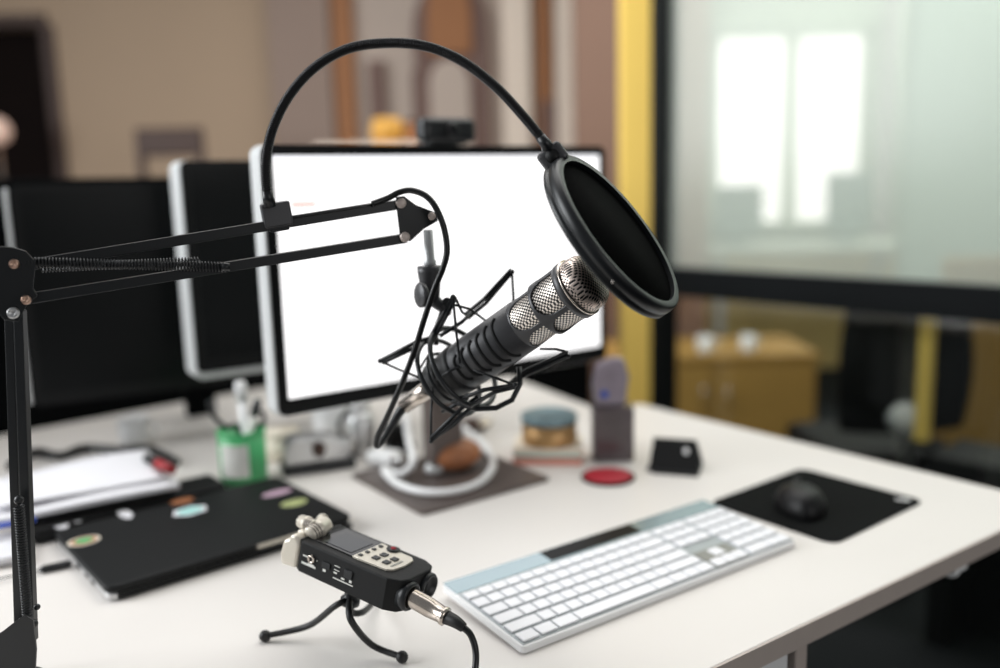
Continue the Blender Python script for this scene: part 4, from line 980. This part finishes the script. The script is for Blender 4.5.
MB().tube([GP[0], GP[1]], [.0058, .0046], 14, smooth=False).build('neck_ferrule', 'black', pop)
cpt = ap(277, 217); adir = (ap(402, 204) - ap(22, 266)).normalized(); cx_ = adir; cz_ = (V((0, 0, 1)) - adir * adir.z).normalized(); cy_ = cz_.cross(cx_)
CM = Matrix((cx_, cy_, cz_)).transposed()
MB().box(cpt + cz_ * .0025, (.027, .022, .023), CM, bev=.0018).build('clamp', 'charcoal', pop)
MB().box(cpt - cz_ * .0105, (.018, .014, .006), CM, bev=.001).build('clamp_jaw', 'black', pop)

# ================================================================== CABLES OF THE MICROPHONE
CAB = .0031
mcab = thing('microphone_cable', 'black microphone cable looping from the arm head down to the microphone plug', 'cable', ap(402, 196))
XC0, XC1 = onax(-.006), onax(-.052)
XC1 = aty(404, 406, .935); XC0 = aty(424, 392, .922)
MB().tube([XC0 + (XC0 - XC1) * .35, XC0, XC1], [.0095, .0095, .0085], 20, smooth=False).build('plug', 'nickel', mcab)['label'] = 'silver connector'
MB().tube([aty(405, 405, .932), aty(397, 416, .93), aty(388, 432, .92), aty(378, 446, .905)], [.0062, .005, .0036, .0033], 12).build('boot', 'black', mcab)
MB().tube([aty(380, 444, .905), aty(377, 446, .90), aty(378, 436, .895), aty(388, 415, .89), aty(400, 388, .885), aty(414, 352, .88), aty(424, 320, .875), aty(434, 290, .87), aty(443, 268, .868), aty(447, 250, .868), aty(444, 228, .87), aty(436, 208, .872), aty(426, 196, .876), aty(412, 190.5, .88), aty(400, 192, .882), aty(388, 198, .880), aty(372, 204, .875)], CAB, 12, sub=8).build('cord', 'cable', mcab)
b = MB()
b.tube([ap(372, 205, -.004), ap(300, 216.5, -.0065), ap(288, 218, -.006)], .0022, 8).build('cord_along_bar', 'cable', mcab)

# ================================================================== RECORDER
a_, b_, g_ = -.5332, .162, -.1177
RM = Matrix.Rotation(a_, 4, 'Z') @ Matrix.Rotation(b_, 4, 'Y') @ Matrix.Rotation(g_, 4, 'X'); RM.translation = V((-.2125, .836, DESK + .0853))
rec = thing('audio_recorder', 'black handheld audio recorder with crossed silver microphones on a mini tripod', 'audio recorder', None, mtx=RM)
L, Wd, Hh = .1253, .0661, .0366
def rbox(x0, x1, y0, y1, z0, z1, nm, mt, par=rec, bev=.0, lab=None):
    o = MB().box(((x0 + x1) / 2, (y0 + y1) / 2, (z0 + z1) / 2), (x1 - x0, y1 - y0, z1 - z0), bev=bev).build(nm, mt, par)
    if lab: o['label'] = lab
    return o
b = MB()   # body outline seen from above, chamfered at the socket end, narrower waist line at the side
out = [(0.002, 0), (L - .016, 0), (L - .004, .006), (L, .016), (L, Wd - .016), (L - .004, Wd - .006), (L - .016, Wd), (.002, Wd), (0, Wd - .003), (0, .003)]
b.prism([V((x, y, .002)) for x, y in out], (0, 0, Hh - .004)); b.build('body', 'black_matte', rec, bevel=.0022)
rbox(-.0015, .0012, .002, Wd - .002, .003, Hh - .001, 'end_frame', 'black', bev=.001)
rbox(.010, .059, .011, Wd - .006, Hh - .002, Hh - .0008, 'display_window', 'black_gloss', bev=.0003)
rbox(.019, .053, .015, Wd - .016, Hh - .0008, Hh - .0003, 'display', 'lcd', lab='small grey blue display')
# silver control panel with a shaped outline
pan_ = [(.059, .010), (.067, .0095), (.099, .012), (.104, .017), (.106, Wd / 2), (.104, Wd - .016), (.099, Wd - .011), (.085, Wd - .011), (.080, Wd - .015), (.073, Wd - .015), (.068, Wd - .009), (.059, Wd - .008)]
b = MB(); b.prism([V((x, y, Hh - .0021)) for x, y in pan_], (0, 0, .0022)); b.build('control_panel', 'mic_silver', rec, bevel=.0004)['label'] = 'champagne control panel'
for k in range(4): rbox(.0615, .0655, .0145 + k * .011, .0190 + k * .011, Hh, Hh + .0012, 'track_button', 'black', bev=.0004)
for (x, y) in ((.074, .020), (.075, .032), (.087, .020), (.088, .032)): rbox(x, x + .0068, y, y + .0075, Hh, Hh + .0014, 'transport_button', 'black', bev=.0005)
MB().lathe((.0765, Wd - .0125, Hh - .0015), (0, 0, 1), [(0, 0), (.007, 0), (.007, .003), (.0035, .0034), (0, .0034)], 24).build('record_button', 'black', rec)
MB().lathe((.0765, Wd - .0125, Hh + .0018), (0, 0, 1), [(0, 0), (.0028, 0), (.0028, .0008), (0, .001)], 20).build('record_light', 'red', rec)
b = MB()
for k in range(7): b.box((.099, .021 + k * .0028, Hh + .0002), (.0028, .0019, .0003))
b.build('panel_marking', 'kb_grey', rec)
# near side: jack, switches, small printed marks
jk = MB().lathe((.018, -.0005, .021), (0, -1, 0), [(.0024, 0), (.0042, 0), (.0042, .0016), (.0024, .0016), (.0024, 0)], 20).build('phones_jack', 'nickel', rec); jk['label'] = 'gold ringed headphone jack'
MB().lathe((.018, -.0003, .021), (0, -1, 0), [(0, .0002), (.0024, .0002)], 16).build('jack_hole', 'black_gloss', jk)
for (x0, x1, z0, z1) in ((.0065, .0125, .0205, .022), (.006, .024, .0125, .0145), (.014, .022, .0145, .0155), (.0335, .037, .014, .0165), (.0245, .0255, .021, .022), (.047, .0535, .0245, .0252), (.047, .0535, .0205, .0212), (.047, .051, .017, .0185), (.057, .061, .0145, .016), (.047, .072, .0118, .0128), (.067, .070, .0145, .017)):
    rbox(x0, x1, -.0005, .0001, z0, z1, 'printed_mark', 'label_grey')
rbox(.032, .042, -.0012, .0, .018, .024, 'slide_switch', 'black', bev=.0004); rbox(.060, .070, -.0014, 0, .018, .026, 'volume_rocker', 'black', bev=.0005)
# combination sockets at the front end
for y in (.0175, Wd - .0175):
    MB().lathe((L - .006, y, Hh / 2 - .001), (1, 0, 0), [(0, 0), (.0142, 0), (.0142, .0085), (.0128, .0105), (.0112, .0105), (.0112, .006), (0, .006)], 32).build('input_socket', 'black', rec)
# silver capsules crossed at the back end
nk = MB(); nk.prism([V((x, y, .004)) for x, y in ((-.004, .006), (0.0, .003), (0.0, Wd - .003), (-.004, Wd - .006), (-.013, Wd - .02), (-.013, .02))], (0, 0, .026)); nk.build('capsule_mount', 'mic_silver', rec, bevel=.0015)
def capsule(c, d, k_=1.0):
    d = V(d).normalized(); o = MB().lathe(c, d, [(a_r * k_, a_h * k_) for a_r, a_h in [(0, 0), (.0075, 0), (.0085, .0015), (.0085, .012), (.0095, .013), (.0095, .017), (.0085, .018), (.0085, .026), (.0072, .028), (.0068, .0265), (0, .0265)]], 28).build('capsule', 'mic_silver', rec)
    for hh_ in (.003, .0065, .010): MB().lathe(V(c) + d * hh_ * k_, d, [(.0084 * k_, 0), (.0087 * k_, 0), (.0087 * k_, .0014), (.0084 * k_, .0014)], 24).build('slot', 'plate', o)
    MB().lathe(V(c) + d * .0262 * k_, d, [(0, .0009), (.0066, .0009), (.0068, 0), (0, 0)], 24, x0=(0, 0, 1)).build('capsule_grille', 'mesh', o)
capsule((.000, .012, .036), (.0, 1, .28)); capsule((-.002, .022, .043), (-1, .15, -.1), .8)
for pts in ([(-.006, Wd - .004, .006), (-.018, Wd - .004, .008), (-.024, Wd - .006, .02), (-.022, Wd - .01, .036), (-.014, Wd - .014, .040)],):
    MB().tube(pts, [.0055, .0058, .0055, .005, .0045], 10).build('guard', 'mic_silver', rec)
b = MB(); b.prism([V((x, -.001, z)) for x, z in ((-.020, .002), (0, .004), (0, .031), (-.006, .038), (-.012, .037), (-.015, .031), (-.021, .028), (-.023, .012))], (0, .014, 0)); b.build('guard_cheek', 'mic_silver', rec, bevel=.003)
rbox(-.016, -.002, .012, Wd - .012, .030, .038, 'capsule_bridge', 'mic_silver', bev=.003)
# the tripod below
bpy.context.view_layer.update()
hubw = RM @ V((.052, Wd * .42, 0)); 
tri = thing('mini_tripod', 'small black flexible tripod carrying the audio recorder', 'tripod', V((hubw.x, hubw.y, DESK)))
ud = (RM.to_3x3() @ V((0, 0, 1))).normalized()
MB().lathe(hubw - ud * .001, -ud, [(0, 0), (.012, 0), (.012, .004), (.007, .006), (.007, .014), (.010, .016), (.010, .022), (0, .024)], 24).build('head', 'black', tri)
hb = hubw - ud * .018
F1 = at(265, 636, .006); F2 = at(402, 657, .006)
def leg3(pts, foot):
    l_ = MB().tube(pts, [.0034] * (len(pts) - 1) + [.0030], 10).build('leg', 'rubber', tri); MB().ball(foot, .0062).build('foot_ball', 'rubber', l_)
leg3([hb, aty(335, 606, hb.y - .01), at(308, 626, .018), F1], F1)
leg3([hb, aty(349, 606, hb.y - .02), aty(352, 622, hb.y - .035), at(372, 645, .013), F2], F2)
F3 = at(385, 592, .006)
leg3([hb, aty(352, 612, hb.y + .005), aty(363, 612, hb.y + .02), at(374, 602, .012), F3], F3)
# cable into the near socket, running out at the bottom
sc_ = thing('recorder_cable', 'black cable with a silver plug in the front of the audio recorder', 'cable', at(470, 668, 0))
s0 = RM @ V((L + .002, .0175, Hh / 2 - .001)); sd = (RM.to_3x3() @ V((1, 0, 0))).normalized()
eb = aty(453, 622, s0.y - .018); eb2 = s0 + sd * .03
e0 = aty(414, 602, s0.y); e0 = s0
e1 = aty(446, 617, s0.y - .018)
dd = (e1 - e0).normalized(); ln = (e1 - e0).length
MB().lathe(e0, dd, [(0, -.004), (.0090, -.004), (.0092, .004), (.0092, ln * .55), (.0080, ln * .9), (.0090, ln * .92), (.0090, ln), (0, ln)], 32).build('plug', 'nickel', sc_)['label'] = 'shiny silver connector barrel'
c0 = e1; MB().tube([c0, aty(456, 622, c0.y - .008), aty(464, 628, c0.y - .012)], [.0068, .0058, .0045], 14).build('boot', 'rubber', sc_)
MB().tube([aty(461, 626, c0.y - .010), aty(470, 634, c0.y - .014), aty(475.5, 650, c0.y - .02), aty(475, 672, c0.y - .03), at(470, 700, .004), at(455, 740, .004)], .0032, 12, sub=8).build('cord', 'cable', sc_)
